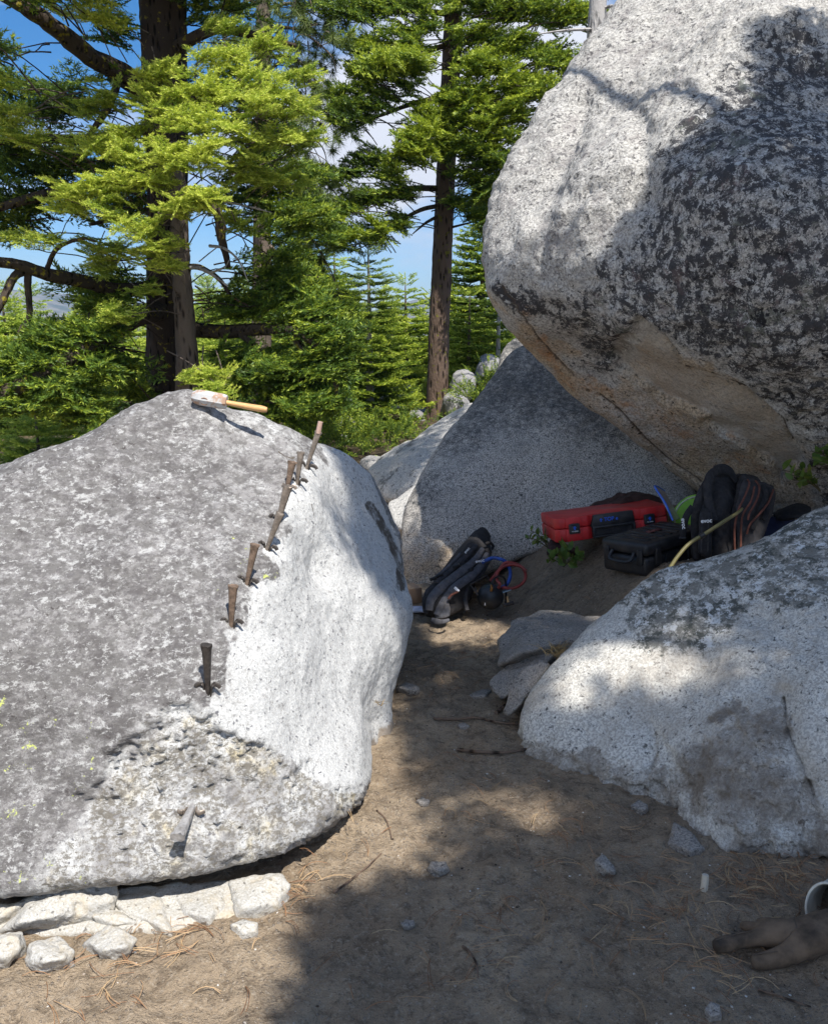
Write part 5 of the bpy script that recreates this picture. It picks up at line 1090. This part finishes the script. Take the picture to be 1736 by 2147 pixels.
# clear sheet with a blue edge, lime helmet
sh = MB(); A_ = [P(1372, 1020, 4.25), P(1410, 1092, 4.05), P(1424, 1088, 4.2), P(1392, 1030, 4.4)]; nn = (A_[1]-A_[0]).cross(A_[3]-A_[0]).normalized()*.004
sh.add(A_+[q+nn for q in A_], [(0, 1, 2, 3), (7, 6, 5, 4), (0, 4, 5, 1), (1, 5, 6, 2), (2, 6, 7, 3), (3, 7, 4, 0)]); shp = empty('saw_blade_guard', A_[1], label='thin grey sheet with a bright blue rim leaning beside the red case', cat='sheet')
sh.build('panel', M_film, shp, smooth=False); e2 = MB(); e2.tube([A_[3]+nn*.5, A_[0]+nn*.5, (A_[0]+A_[1])/2+nn*.5+Vector((.006, -.01, 0)), A_[1]+nn*.5], .0055, seg=8, sub=5); e2.build('rim', M_bedge, shp); rebase(shp, A_[1]); shp.name = 'plastic_sheet'
hl = empty('helmet', P(1430, 1100, 4.0), label='lime green hard hat tipped on its side between the clear sheet and the black backpack', cat='helmet')
Mhl = Matrix.Translation(P(1456, 1082, 4.3)) @ Matrix.Rotation(math.radians(-52), 4, 'Y') @ Matrix.Rotation(math.radians(35), 4, 'X')
hb = MB(); pr = []; R0 = .10
for i in range(12): a = i/11*math.pi/2; pr.append((max(.001, R0*math.cos(a)), .12*math.sin(a)))
prof = [(R0*.93, -.004)]+[(R0+.02, -.012), (R0+.024, -.006), (R0+.004, .006)]+pr[1:]; hb.lathe(prof, 32, Mhl @ Matrix.Rotation(math.pi, 4, 'X')); hb.build('shell', M_green, hl)
hs_ = MB(); hs_.tube([Mhl @ Vector((math.cos(a)*.108, math.sin(a)*.108, .008)) for a in [i*2*math.pi/24 for i in range(25)]], .006, seg=6, sub=1, cap=False); hs_.build('brim_band', plain('pale_band', (.55, .60, .40), .6), hl)
vt_ = MB(); vt_.box((.07, -.085, -.05), (.03, .012, .02), Mhl, bev=.003); vt_.build('vent', M_blk, hl); rebase(hl, hl.location)

# ------------------------------------------------------------------ grey backpack, ball, hoses, box on the path
YS[0] = .945
gb = empty('backpack', P(930, 1295, 4.3), label='grey and black backpack slumped on the path beside the round black tank', cat='backpack')
blob('body', PP([(1001, 1134, 4.95), (985, 1140, 4.9), (960, 1165, 4.78), (932, 1195, 4.65), (905, 1225, 4.52), (888, 1250, 4.44), (886, 1278, 4.38), (905, 1298, 4.34), (940, 1292, 4.36), (978, 1270, 4.5), (992, 1215, 4.7), (1012, 1180, 4.85), (1028, 1160, 4.95), (1018, 1142, 5.0), (940, 1240, 4.42), (985, 1190, 4.66)])+[Vector((.15, 4.85, .02)), Vector((.4, 5.0, .05)), Vector((.45, 5.15, .3)), Vector((.1, 4.6, 0))], M_blkf, gb, 5, 10, .25, ((.018, 9), (.007, 26)))
for pts, r, m in (([(1012, 1150, 4.86), (995, 1175, 4.74), (965, 1200, 4.60), (930, 1228, 4.46), (905, 1255, 4.36), (900, 1280, 4.32)], [.014, .02, .024, .026, .024, .018], M_gryf), ([(1022, 1160, 4.84), (1005, 1190, 4.72), (982, 1212, 4.58), (955, 1232, 4.46), (930, 1262, 4.36), (915, 1290, 4.30)], [.014, .022, .024, .024, .02, .015], M_gryf), ([(1000, 1142, 4.86), (975, 1168, 4.72), (945, 1195, 4.60), (915, 1222, 4.47)], [.012, .014, .014, .012], M_dgry), ([(1028, 1168, 4.84), (1010, 1200, 4.72), (985, 1222, 4.6), (975, 1250, 4.5), (980, 1280, 4.42)], [.012, .013, .013, .012, .01], M_dgry)):
    ribbon(pts, r, 'shoulder_strap', m, gb, .42, up=(0, -.8, .6))
hb_ = blob('hip_pad', PP([(912, 1285, 4.34), (922, 1262, 4.36), (935, 1250, 4.38), (945, 1275, 4.36), (943, 1292, 4.3), (930, 1298, 4.3), (915, 1296, 4.3)])+PP([(925, 1270, 4.44), (940, 1285, 4.44), (918, 1294, 4.4)]), M_gryf, gb, 4, 10, .3, ((.004, 20),))
lp = blob('lid_pocket', PP([(886, 1262, 4.42), (892, 1238, 4.46), (905, 1226, 4.5), (916, 1235, 4.46), (905, 1262, 4.38), (896, 1290, 4.34), (886, 1280, 4.38)])+PP([(895, 1245, 4.56), (900, 1280, 4.46)]), M_dgry, gb, 4, 10, .3, ((.005, 20),))
ribbon([(966, 1160, 4.74), (940, 1188, 4.62), (916, 1208, 4.54), (910, 1216, 4.52)], .008, 'zip', M_gryf, gb, .5)
for uv in ((956, 1188, 4.60), (908, 1215, 4.50), (922, 1208, 4.53)): ribbon([(uv[0]-6, uv[1]+1, uv[2]), (uv[0]+7, uv[1]-4, uv[2]-.01)], .009, 'buckle', M_blk, gb, .5)
ribbon([(905, 1300, 4.26), (914, 1303, 4.24), (928, 1304, 4.24), (942, 1300, 4.26)], [.012, .016, .012, .008], 'belt_end', M_gryf, gb, .35)
ribbon([(940, 1256, 4.34), (946, 1248, 4.35), (958, 1242, 4.36), (962, 1238, 4.37)], .006, 'red_tube', M_piping, gb, .8)
ribbon([(953, 1232, 4.38), (962, 1240, 4.36)], .007, 'white_tag', M_white, gb, .4)
ribbon([(1018, 1140, 4.92), (1028, 1138, 4.96), (1034, 1146, 4.98), (1030, 1152, 4.98)], .008, 'grab_handle', M_blkf, gb, .5)
txt_at('evoc', .026, 1006, 1176, 4.655, M_white, gb, 12); txt_at('evoc', .020, 979, 1154, 4.70, M_white, gb, 50)
rebase(gb, P(930, 1295, 4.3))
bt = P(1028, 1251, 4.5); rb_ = 28.5*4.25/F_*1.02; tk = empty('tank', bt-Vector((0, 0, rb_)), label='round black tank with a brass fitting between the grey backpack and hose coil', cat='tank')
t_ = MB(); t_.lathe([(max(.001, rb_*math.sin(a)), -rb_*1.0*math.cos(a)) for a in [i*math.pi/20 for i in range(21)]], 36, Matrix.Translation((0, 0, rb_)) @ Matrix.Rotation(.5, 4, 'X')); t_.build('body', M_rub, tk)
t_ = MB(); t_.tube([Vector((0, -.045, rb_+.045)), Vector((0, -.058, rb_+.065)), Vector((0, -.060, rb_+.085))], [.010, .009, .006], seg=8, sub=1); t_.build('fitting', M_brass, tk)
t_ = MB(); t_.tube([Vector((0, -.060, rb_+.083)), Vector((.01, -.05, rb_+.11)), Vector((.05, .0, rb_+.115)), Vector((.085, .04, rb_+.07)), Vector((.09, .06, 0))], .005, seg=8, sub=5); t_.build('hose', M_blk, tk)
t_ = MB(); t_.box((-.034, -.066, rb_-.02), (.004, .004, .014)); t_.build('label_tag', M_white, tk)
def coil(pts_list, r, mat, label):
    m = MB()
    for pts in pts_list: m.tube(PP(pts), r, seg=9, sub=7)
    o = m.build('hose', mat); tag(o, label, 'hose'); return o
def loop(cu, cv, ru, rv, y0, a0, a1, n=12, dy=.12, tilt=0):
    return [(cu+ru*math.cos(a)+tilt*math.sin(a)*8, cv-rv*math.sin(a), y0+dy*math.sin(a)) for a in [math.radians(a0+(a1-a0)*i/(n-1)) for i in range(n)]]
coil([[(1028, 1218, 4.6), (1045, 1196, 4.6)]+loop(1068, 1207, 34, 27, 4.55, 130, -110, 12, .05)[1:]+[(1048, 1236, 4.55), (1040, 1240, 4.5)]+loop(1074, 1210, 33, 26, 4.5, -100, -330, 12, .05)[2:]], .0085, M_hred, 'coil of dull red hose lying behind the round black tank')
coil([[(1010, 1180, 4.7), (1032, 1170, 4.7)]+loop(1045, 1203, 25, 31, 4.6, 80, -80, 10, .05)+[(1045, 1243, 4.6)]], .010, M_hblu, 'blue hose looped inside the red hose coil')
fr_ = MB(); 
for a, b_ in (((986, 1226, 4.5), (1020, 1207, 4.6)), ((986, 1226, 4.5), (1002, 1248, 4.45)), ((1020, 1207, 4.6), (1030, 1222, 4.6)), ((1002, 1248, 4.45), (996, 1232, 4.5))): fr_.tube(PP([a, b_]), .004, seg=6, sub=1)
o = fr_.build('wire_frame', M_dkst); tag(o, 'thin dark metal frame standing beside the grey backpack', 'frame')
kn = empty('hand_tool', P(1066, 1268, 4.35), label='small dark hammer with a tan handle lying right of the round black tank', cat='hammer')
m = MB(); m.tube([P(1064, 1252, 4.45)-kn.location, P(1066, 1266, 4.36)-kn.location], .006, seg=8, sub=1); m.build('handle', M_wood, kn)
m = MB(); m.tube([P(1056, 1270, 4.33)-kn.location, P(1076, 1264, 4.36)-kn.location], .010, seg=8, sub=1); m.build('head', M_dkst, kn)
m = MB(); A_ = P(1058, 1240, 4.5); m.box((0, 0, 0), (.07, .03, .006), Matrix.Translation(A_) @ Matrix.Rotation(-.35, 4, 'Y'), bev=.002); o = m.build('blade', plain('pale_blue_blade', (.30, .40, .46), .4, .3)); tag(o, 'pale blue flat blade lying against the right side of the black tank', 'tool')
YS[0] = 1.0
cx0 = GG(866, 1268, .0); bx = empty('cardboard_box', cx0, (0, 0, .5), label='small brown cardboard box behind the right edge of the left boulder', cat='box')
m = MB(); m.box((0, .06, .045), (.12, .11, .09), bev=.0015); m.build('body', M_card, bx); m = MB(); m.box((0, .06, .091), (.03, .112, .001)); m.build('tape', plain('tan_tape', (.46, .30, .18), .4), bx)
m = MB(); cp = GG(872, 1279, .004); m.box((cp.x, cp.y, cp.z+.004), (.16, .09, .008), None, bev=.001); o = m.build('papers', plain('bluish_white_paper', (.55, .57, .66), .7)); tag(o, 'thin stack of whitish papers on the ground under the cardboard box', 'papers')

# ------------------------------------------------------------------ work glove, lower right
gl = empty('work_glove', GG(1640, 2040, 0), label='brown suede work glove lying at the lower right, fingers pointing left', cat='glove')
def skin(name, chains, mat, parent, lv=2):
    me = bpy.data.meshes.new(name); V = []; E = []; R_ = []; idx = {}
    for ch in chains:
        prev = None
        for (p, r) in ch:
            key = tuple(round(x, 5) for x in p)
            if key not in idx: idx[key] = len(V); V.append(tuple(p)); R_.append(r)
            i = idx[key]
            if prev is not None: E.append((prev, i))
            prev = i
    me.from_pydata(V, E, []); o = bpy.data.objects.new(name, me); C.objects.link(o)
    m = o.modifiers.new('skin', 'SKIN'); m.use_smooth_shade = True
    for i, sv in enumerate(me.skin_vertices[0].data): sv.radius = R_[i] if isinstance(R_[i], tuple) else (R_[i], R_[i]); sv.use_root = (i == 0)
    s = o.modifiers.new('sub', 'SUBSURF'); s.levels = lv; s.render_levels = lv
    m2 = bpy.data.meshes.new_from_object(o.evaluated_get(bpy.context.evaluated_depsgraph_get())); bpy.data.objects.remove(o)
    V = np.array([v.co[:] for v in m2.vertices]); V += .0022*np.stack([fbm(V*34, 3), fbm(V*34+7, 3), fbm(V*34+15, 3)], 1)
    m2.vertices.foreach_set('co', V.astype(np.float32).ravel()); m2.update(); return link(name, m2, mat, parent)
def gg(u, v, h): return GG(u, v, h)[:]
palm = (gg(1690, 1965, .040), .046); kn1 = (gg(1636, 1960, .036), .036)
skin('hand', [
    [palm, kn1, (gg(1590, 1966, .028), .021), (gg(1545, 1975, .024), .020), (gg(1506, 1984, .020), .019), (gg(1494, 1987, .018), .015)],
    [palm, (gg(1672, 2000, .034), .036), (gg(1628, 2012, .024), .023), (gg(1592, 2018, .021), .021), (gg(1574, 2020, .018), .017)],
    [kn1, (gg(1600, 1948, .026), .017), (gg(1570, 1945, .020), .014), (gg(1548, 1941, .016), .011)],
    [kn1, (gg(1625, 1938, .028), .016), (gg(1600, 1934, .022), .012), (gg(1586, 1933, .018), .010)],
    [palm, (gg(1735, 1950, .048), .050), (gg(1790, 1945, .05), .052)]], M_leather, gl)
for u0, v0, u1, v1 in ((1590, 1950, 1500, 1972), (1640, 1996, 1580, 2004)):
    m = MB(); m.tube([GG(u0, v0, .05), GG((u0+u1)/2, (v0+v1)/2-2, .045), GG(u1, v1, .036)], .0012, seg=5, sub=4); m.build('seam', plain('thread', (.10, .075, .055), .9), gl)
rebase(gl, GG(1640, 2040, 0))
gl2 = empty('work_glove', GG(1760, 1890, 0), label='pale canvas cuff of a second glove at the right edge above the suede glove', cat='glove')
Mg2 = Matrix.Translation(GG(1738, 1900, .055)) @ Matrix.Rotation(math.radians(50), 4, 'Z') @ Matrix.Rotation(math.radians(-72), 4, 'Y')
m = MB(); pr2 = [(.052, -.16), (.056, -.08), (.060, 0), (.064, .035), (.062, .037), (.056, .0), (.050, -.07), (.044, -.13)]
n0 = len(m.V); m.lathe(pr2, 32, Mg2 @ Matrix.Diagonal((1, .72, 1, 1))); m.build('cuff', M_cuff, gl2)
m = MB(); m.tube([Mg2 @ Vector((math.cos(a)*.0635, math.sin(a)*.0635*.72, .036)) for a in [i*2*math.pi/28 for i in range(29)]], .0032, seg=6, sub=1, cap=False); m.build('rim', plain('cream_binding', (.60, .58, .50), .9), gl2)
rebase(gl2, GG(1760, 1890, 0))

# ------------------------------------------------------------------ loose stones
M_chip = granite('fresh_broken_granite', (.52, .51, .48), (.41, .39, .345), (.17, .16, .145), grain=170, big=.4, bump=.003, coarse=50, layers=(((.50, .41, .27, .6), 6, .56, .12, None, 0, None), ((.16, .12, .085, .9), 10, .52, .1, 'foot', 1.0, None)))
def stone(label, out, h, mat=M_chip, sub=5, foot=.25, p=40, group=None):
    uv = np.array(out, float); cu, cv = uv.mean(0); A = []
    for u, v in out:
        up = v < cv; A.append(GG(u, v, h*.75 if up else .004)); q = GG(cu+(u-cu)*.72, cv+(v-cv)*.72, h*(.92 if up else .75)*(.8+.35*((hash_name(label)+int(u))%7)/7)); A.append(q)
        A.append(GG(u, v, h*.75 if up else .004)+Vector((0, 0, -.05)))
    return rock('rock', label, A, mat, sub, p, .2, disp=((min(h*.05, .003), 22), (min(h*.05, .003), 60)), cat='rock', masks=lambda V, UV, X: {'foot': np.clip(sstep(.02, -.005, V[:, 2]-gh(V[:, 0], V[:, 1]))+.75*sstep(.05, .5, fbm(V*9, 4)), 0, 1)}, occ=False, group=group, fo=4)
stone('large flat cream rock at the left foot of the lichened boulder', [(5, 1952), (26, 1912), (70, 1880), (128, 1848), (207, 1836), (233, 1857), (232, 1886), (176, 1904), (88, 1938)], .085, sub=6)
stone('triangular cream rock in front of the flat cream rock', [(170, 1981), (229, 1938), (262, 1952), (289, 1971), (273, 1993), (207, 2001)], .055)
stone('rounded cream rock left of the triangular one', [(52, 2022), (60, 1980), (121, 1961), (155, 1992), (146, 2014), (90, 2026)], .06)
stone('pale grey rock cut by the left edge of the picture', [(-70, 1960), (48, 1955), (58, 1992), (24, 2016), (-70, 2012)], .06)
stone('white shattered rock under the lone wedge', [(233, 1885), (317, 1862), (352, 1879), (362, 1962), (308, 1941), (246, 1914)], .035)
stone('white angular rock right of the shattered one', [(358, 1866), (420, 1852), (466, 1861), (483, 1905), (440, 1937), (378, 1925)], .032)
stone('flat topped pale rock nearest the path end of the white row', [(480, 1846), (540, 1834), (590, 1830), (608, 1857), (586, 1905), (493, 1919)], .042)
stone('long low pale ledge of broken granite along the foot of the left boulder', [(-80, 1925), (60, 1900), (220, 1868), (360, 1850), (500, 1838), (590, 1835), (600, 1880), (500, 1925), (380, 1945), (280, 1955), (150, 1925), (-80, 1965)], .018, sub=6)
stone('half buried tan rock below the white row', [(484, 1940), (510, 1928), (541, 1935), (541, 1958), (505, 1965)], .02)
stone('white chalky fragment at the far left below the boulder', [(-60, 1905), (30, 1893), (70, 1885), (20, 1925), (-60, 1950)], .05)
stone('thin white slivers between the cream rock and the shattered rock', [(150, 1915), (200, 1900), (260, 1915), (300, 1940), (250, 1945), (180, 1930)], .03)
stone('flat grey stone in the shade of the path by the left boulder', [(830, 1442), (850, 1430), (878, 1440), (880, 1452), (850, 1452)], .03, M_small)
stone('small oval tan stone in the middle of the path', [(838, 1936), (850, 1928), (868, 1930), (870, 1943), (848, 1946)], .018, M_small, 4)
stone('dark dirt crusted stone on the path right of the sun edge', [(893, 1822), (905, 1806), (935, 1808), (942, 1824), (915, 1832)], .03, M_small, 4, 1)
stone('whitish block of rock on the ground below the right boulder', [(1246, 1806), (1262, 1790), (1285, 1812), (1292, 1830), (1272, 1832)], .03, M_small, 4)
stone('pale stone lump near the bright patch under the right boulder', [(1322, 1690), (1338, 1676), (1358, 1688), (1360, 1700), (1335, 1702)], .03, M_small, 4)
stone('small flat pale stone beside the sunlit part of the path', [(872, 1678), (884, 1672), (902, 1678), (898, 1688), (880, 1688)], .014, M_small, 4)
stone('tiny blue grey stone half way up the path', [(958, 1520), (972, 1514), (984, 1520), (976, 1528), (962, 1527)], .014, M_small, 4)
stone('flat bluish slab near the dark rock at the right of the path', [(985, 1456), (1010, 1444), (1030, 1446), (1020, 1460), (995, 1464)], .014, M_small, 4)
stone('white knobbly stone at the bottom edge right of centre', [(1478, 2115), (1490, 2100), (1508, 2108), (1514, 2132), (1485, 2136)], .03, M_small, 4)
stone('buff clod at the lower right under the right boulder', [(1700, 1745), (1715, 1722), (1750, 1720), (1760, 1750), (1725, 1760)], .04, M_small, 4)
stone('tan block against the pointed foot of the right boulder', [(1400, 1770), (1412, 1722), (1450, 1745), (1478, 1782), (1450, 1795)], .03, M_small, 5)
st_ = MB(); q = GG(1476, 1868, 0); st_.tube([q, q+Vector((.002, .004, .045))], [.010, .009], seg=6, sub=1); o = st_.build('wood_chip', plain('pale_chip', (.50, .45, .36), .8)); tag(o, 'stubby pale wood chip standing up among the needles at the lower right', 'wood chip')

# ------------------------------------------------------------------ sticks
M_stick = bark_mat('dry_stick', (.05, .035, .026), (.20, .14, .10))
def stick(label, uv, r, mat=None):
    m = MB(); n = len(uv); m.tube([GG(u, v, r*.9+(.004 if 0 < i < n-1 else 0)) for i, (u, v) in enumerate(uv)], [r*(1-.5*i/(n-1)) for i in range(n)], seg=7, sub=5)
    o = m.build('stick', mat or M_stick); tag(o, label, 'stick', 'dry sticks on the path'); return o
stick('long thin curved stick crossing the path below the bluish stone', [(910, 1507), (960, 1508), (1000, 1505), (1040, 1514), (1090, 1518), (1150, 1505), (1190, 1498)], .006)
stick('long dark stick across the path just above the sunlit strip', [(960, 1572), (1010, 1577), (1060, 1578), (1110, 1570), (1140, 1566)], .007)
stick('short stout stick pointing up the path', [(1040, 1495), (1060, 1478), (1085, 1452)], .009)
stick('bent twig low in the middle foreground', [(970, 1985), (985, 1998), (998, 2020), (1003, 2050)], .004)
stick('slanting twig in the shade of the left foreground', [(700, 1872), (730, 1850), (770, 1818), (800, 1790)], .004)
stick('dark twig lying near the bottom left of the shade', [(790, 1700), (810, 1720), (822, 1760)], .003)
stick('pale twig upright against the dirt slope behind the grey rock', [(1150, 1372), (1180, 1352), (1206, 1330)], .004)
stick('thin twig in the needles at the lower right', [(1590, 2075), (1640, 2092), (1700, 2112)], .004)

# ------------------------------------------------------------------ plants
M_leafg = leaf_mat('broad_leaves', (.03, .07, .02), (.09, .16, .03), (.24, .24, .05), .3)
def plant(label, base, tips, n, ls, seed, mat=M_leafg, tint=.4):
    rs = np.random.RandomState(seed); b = P(*base); e = empty('leafy_plant', b, label=label, cat='plant'); stm = MB(); V = []; F = []; A = []
    for t in tips:
        q = P(*t)-b; m_ = q*.5+Vector((rs.normal()*.01, 0, .02)); stm.tube([Vector((0, 0, 0)), m_, q], [.003, .0025, .0015], seg=5, sub=4)
        for i in range(n):
            k = .25+.75*(i+rs.rand())/n; p = (m_*(k*2) if k < .5 else m_.lerp(q, k*2-1)); d = Vector(rs.normal(size=3))*.8+q.normalized()*.7+Vector((0, -.2, .1)); d.normalize()
            L_ = ls*(.7+.5*rs.rand()); s_ = d.cross(Vector(rs.normal(size=3))).normalized(); up = s_.cross(d); i0 = len(V); W_ = L_*.27
            for a_, w_, h_ in ((0, .05, 0), (.25, .85, .04), (.5, 1, .02), (.75, .7, -.03), (1, .03, -.10)):
                c_ = p+d*L_*a_+up*L_*h_; V += [c_-s_*W_*w_+up*W_*.25*w_, c_, c_+s_*W_*w_+up*W_*.25*w_]; A += [tint+rs.normal()*.2]*3
            for r_ in range(4):
                for c2_ in range(2): j = i0+r_*3+c2_; F.append((j, j+1, j+4, j+3))
    stm.build('stem', plain('green_stem', (.08, .07, .03), .8), e); link('leaves', mesh_np('leaves', [tuple(v) for v in V], F, {'tint': A}), mat, e); return e
plant('small leafy green seedling on the dirt below the left end of the red case', (1182, 1188, 4.0), [(1160, 1160, 4.0), (1195, 1150, 4.05), (1215, 1165, 3.95), (1180, 1145, 4.1), (1150, 1175, 3.95), (1210, 1180, 3.9)], 9, .05, 1)
plant('sparse twiggy seedling against the foot of the grey boulder', (1150, 1150, 4.3), [(1100, 1128, 4.3), (1112, 1112, 4.35), (1125, 1130, 4.3), (1135, 1120, 4.35)], 6, .045, 2, tint=.5)
plant('leafy sprig with yellowing leaves poking out right of the black backpack', (1720, 1030, 3.95), [(1640, 985, 3.8), (1660, 1005, 3.75), (1675, 980, 3.85), (1690, 1000, 3.8), (1655, 995, 3.7)], 7, .055, 3, tint=.55)
plant('broad leaved green sprig cut by the right edge above the right boulder', (1790, 1000, 3.8), [(1715, 950, 3.7), (1700, 945, 3.75), (1730, 965, 3.65), (1735, 930, 3.7), (1720, 975, 3.65)], 7, .07, 4, tint=.4)
# dry grass tuft
def grass_tuft(label, u, v, y, n, L, seed, spread=.06):
    rs = np.random.RandomState(seed); b = P(u, v, y); V = []; F = []; A = []
    for i in range(n):
        p = Vector((rs.normal()*spread*.4, rs.normal()*spread*.4, 0)); d = Vector((rs.normal()*.7+.3, rs.normal()*.5-.1, .5+.5*rs.rand())).normalized(); l = L*(.5+.7*rs.rand()); s = d.cross(Vector((0, 1, .3))).normalized()*.0016; i0 = len(V)
        for k_ in range(5): t = k_/4; c_ = p+d*l*t+Vector((0, 0, -.5*l*t*t)); V += [c_-s*(1-t*.8), c_+s*(1-t*.8)]; A += [.5, .5]
        for k_ in range(4): j = i0+k_*2; F.append((j, j+1, j+3, j+2))
    o = link('grass_tuft', mesh_np('grass_tuft', [tuple(v) for v in V], F, {'tint': A}), M_straw, loc=b); return tag(o, label, 'grass')
M_straw = plain('dry_straw', (.40, .28, .13), .7, var=.3)
grass_tuft('dry straw coloured grass tuft between the small rocks and the right boulder', 1165, 1372, 3.12, 60, .13, 1)
grass_tuft('few dry blades at the foot of the left boulder beside the path', 798, 1478, 2.88, 8, .07, 2, .02)
# needle like brush in the gap
for i, (u, v, y, r) in enumerate(((1000, 828, 9.8, 28), (880, 865, 11.5, 22), (1030, 795, 11, 26), (800, 925, 8.6, 20), (725, 935, 8.0, 20), (850, 905, 9.2, 20), (770, 900, 9.4, 20), (700, 905, 8.6, 20), (670, 915, 7.4, 16))):
    rs = np.random.RandomState(90+i); c_ = P(u, v, y); n = 60; q = rs.normal(size=(n, 3))*np.array([.16, .12, .08])
    V, A = place(SPR_F, q, nrm(q+np.array([0, 0, .12])), nrm(rs.normal(size=(n, 3))+np.array([0, -.4, 1])), np.full(n, .35), rs.rand(n)*.3, rs=rs); me = mesh_np('shrub', V, np.arange(len(V)).reshape(-1, 3), {'tint': A}, smooth=False); o = link('shrub', me, M_fir, loc=c_); tag(o, ('low green shrub at the shaded edge of the dark speckled boulder', 'dark low shrub left of the mossy trunk foot', 'scrubby bush behind the rocks right of the mossy trunk', 'low bush in the gap left of the dappled boulder', 'small bush just behind the right shoulder of the left boulder', 'low bush at the left of the mossy trunk base rock', 'dark bush under the small dark conical fir', 'bush behind the topmost wedge', 'little green bush touching the skyline of the white boulder')[i], 'shrub')

# ------------------------------------------------------------------ litter and gravel
def litter():
    rs = np.random.RandomState(8); V = []; F = []; A = []
    zones = [(1380, 1900, 170, 110, 90), (600, 1850, 50, 60, 40), (430, 1850, 90, 30, 40), (330, 1960, 130, 40, 40), (1050, 1900, 90, 60, 16), (1550, 2020, 120, 80, 40), (1000, 1650, 160, 60, 16), (700, 1780, 80, 30, 8), (900, 2000, 300, 120, 30), (1200, 1750, 200, 60, 24), (250, 2060, 250, 60, 24), (1190, 1370, 30, 14, 30), (1600, 1850, 120, 60, 110), (950, 1400, 80, 60, 40), (1200, 1230, 120, 40, 40)]
    for cu, cv, su, sv, n in zones:
        for i in range(n):
            u = cu+rs.normal()*su*.6; v = cv+rs.normal()*sv*.6
            if v > 2250 or v < 1180: continue
            p = GG(u, v, .003)
            if (p-Vector((0, 0, EYE))).length > 6: continue
            h = BV.ray_cast(p+Vector((0, 0, 2.2)), Vector((0, 0, -1))); 
            if h[0] is None: continue
            if h[0].z-p.z > .12: continue
            p.z = max(p.z, h[0].z+.003)
            th = rs.rand()*math.pi*2; L = .035+.07*rs.rand(); c_ = rs.normal()*.5
            for f in range(1+(rs.rand() < .5)):
                a = th+f*.12; i0 = len(V); w = .0006+.0004*rs.rand(); lift = rs.rand()*.014
                for k_ in range(5):
                    t = k_/4; b = a+c_*t; q = Vector((p.x+math.cos(b)*L*t, p.y+math.sin(b)*L*t, 0)); q.z = gz(q.x, q.y)*0+p.z+lift*math.sin(t*3)+.001
                    s = Vector((-math.sin(b), math.cos(b), 0))*w; V += [q-s, q+s, q+Vector((0, 0, w*1.4))]; A += [0.2+.8*((i*7) % 10)/10]*3
                for k_ in range(4):
                    j = i0+k_*3; F += [(j, j+2, j+5, j+3), (j+2, j+1, j+4, j+5)]
    t = NT('dead_needles'); c = t.ramp(t.attr('tint'), [(0, (.10, .055, .03)), (.5, (.30, .16, .08)), (1, (.50, .36, .20))]); m = t.bsdf(c, .6)
    o = link('pine_needle_litter', mesh_np('litter', [tuple(v) for v in V], F, {'tint': A}, smooth=False), m); tag(o, 'fallen brown pine needles scattered over the dirt path', 'needle litter', kind='stuff')
litter()
def gravel():
    rs = np.random.RandomState(9); X, Fc = ico(1); V = []; F = []; A = []; n = 0
    def put(x, y, r):
        nonlocal n
        z = gz(x, y); q = X*(1+.28*rs.normal(size=(len(X), 1)))*r*np.array([1, .6+.5*rs.rand(), .5+.3*rs.rand()]); a = rs.rand()*6; c_, s_ = math.cos(a), math.sin(a); q = np.stack([q[:, 0]*c_-q[:, 1]*s_, q[:, 0]*s_+q[:, 1]*c_, q[:, 2]], 1)
        V.append(q+np.array([x, y, z+r*.2])); F.append(Fc+n); n += len(X); A.append(np.full(len(X), rs.rand()))
    for i in range(13000):
        y = 1.35+rs.rand()**1.6*4.2; x = rs.uniform(-1.3, 1.7); dens = fbm(np.array([[x*1.7, y*1.7, 3.]]), 3)[0]+.25*(x > .4)
        if dens < rs.uniform(-.45, .6): continue
        put(x, y, .0012+.0030*rs.rand()**3+(.005*rs.rand() if rs.rand() < .05 else 0))
    t = NT('gravel'); c = t.ramp(t.attr('tint'), [(0, (.05, .036, .026)), (.5, (.24, .185, .135)), (.85, (.45, .39, .32)), (1, (.62, .60, .55))]); m = t.bsdf(c, .85)
    o = link('gravel', mesh_np('gravel', np.concatenate(V), np.concatenate(F), {'tint': np.concatenate(A)}, smooth=False), m); tag(o, 'fine pale gravel and grit on the path', 'gravel', kind='stuff')
gravel()

# ------------------------------------------------------------------ thin mountain air that pales the far slopes
def haze():
    m = bpy.data.materials.new('air'); m.use_nodes = True; nt = m.node_tree; nt.nodes.clear()
    o = nt.nodes.new('ShaderNodeOutputMaterial'); v = nt.nodes.new('ShaderNodeVolumePrincipled')
    v.inputs['Color'].default_value = (.62, .78, 1, 1); v.inputs['Density'].default_value = .00028; v.inputs['Anisotropy'].default_value = .2
    nt.links.new(v.outputs[0], o.inputs['Volume'])
    lo = float(gv[:, 2].min())-1.5; hi = float(gv[:, 2].max())+8; x0 = gx[0]-2; x1 = gx[-1]+2; y0 = gy[0]-2; y1 = gy[-1]+2
    b = MB(); b.box(((x0+x1)/2, (y0+y1)/2, (lo+hi)/2), (x1-x0, y1-y0, hi-lo)); h = b.build('haze', m, smooth=False); tag(h, 'faint blue air over the far slopes', 'haze', kind='stuff')
haze()
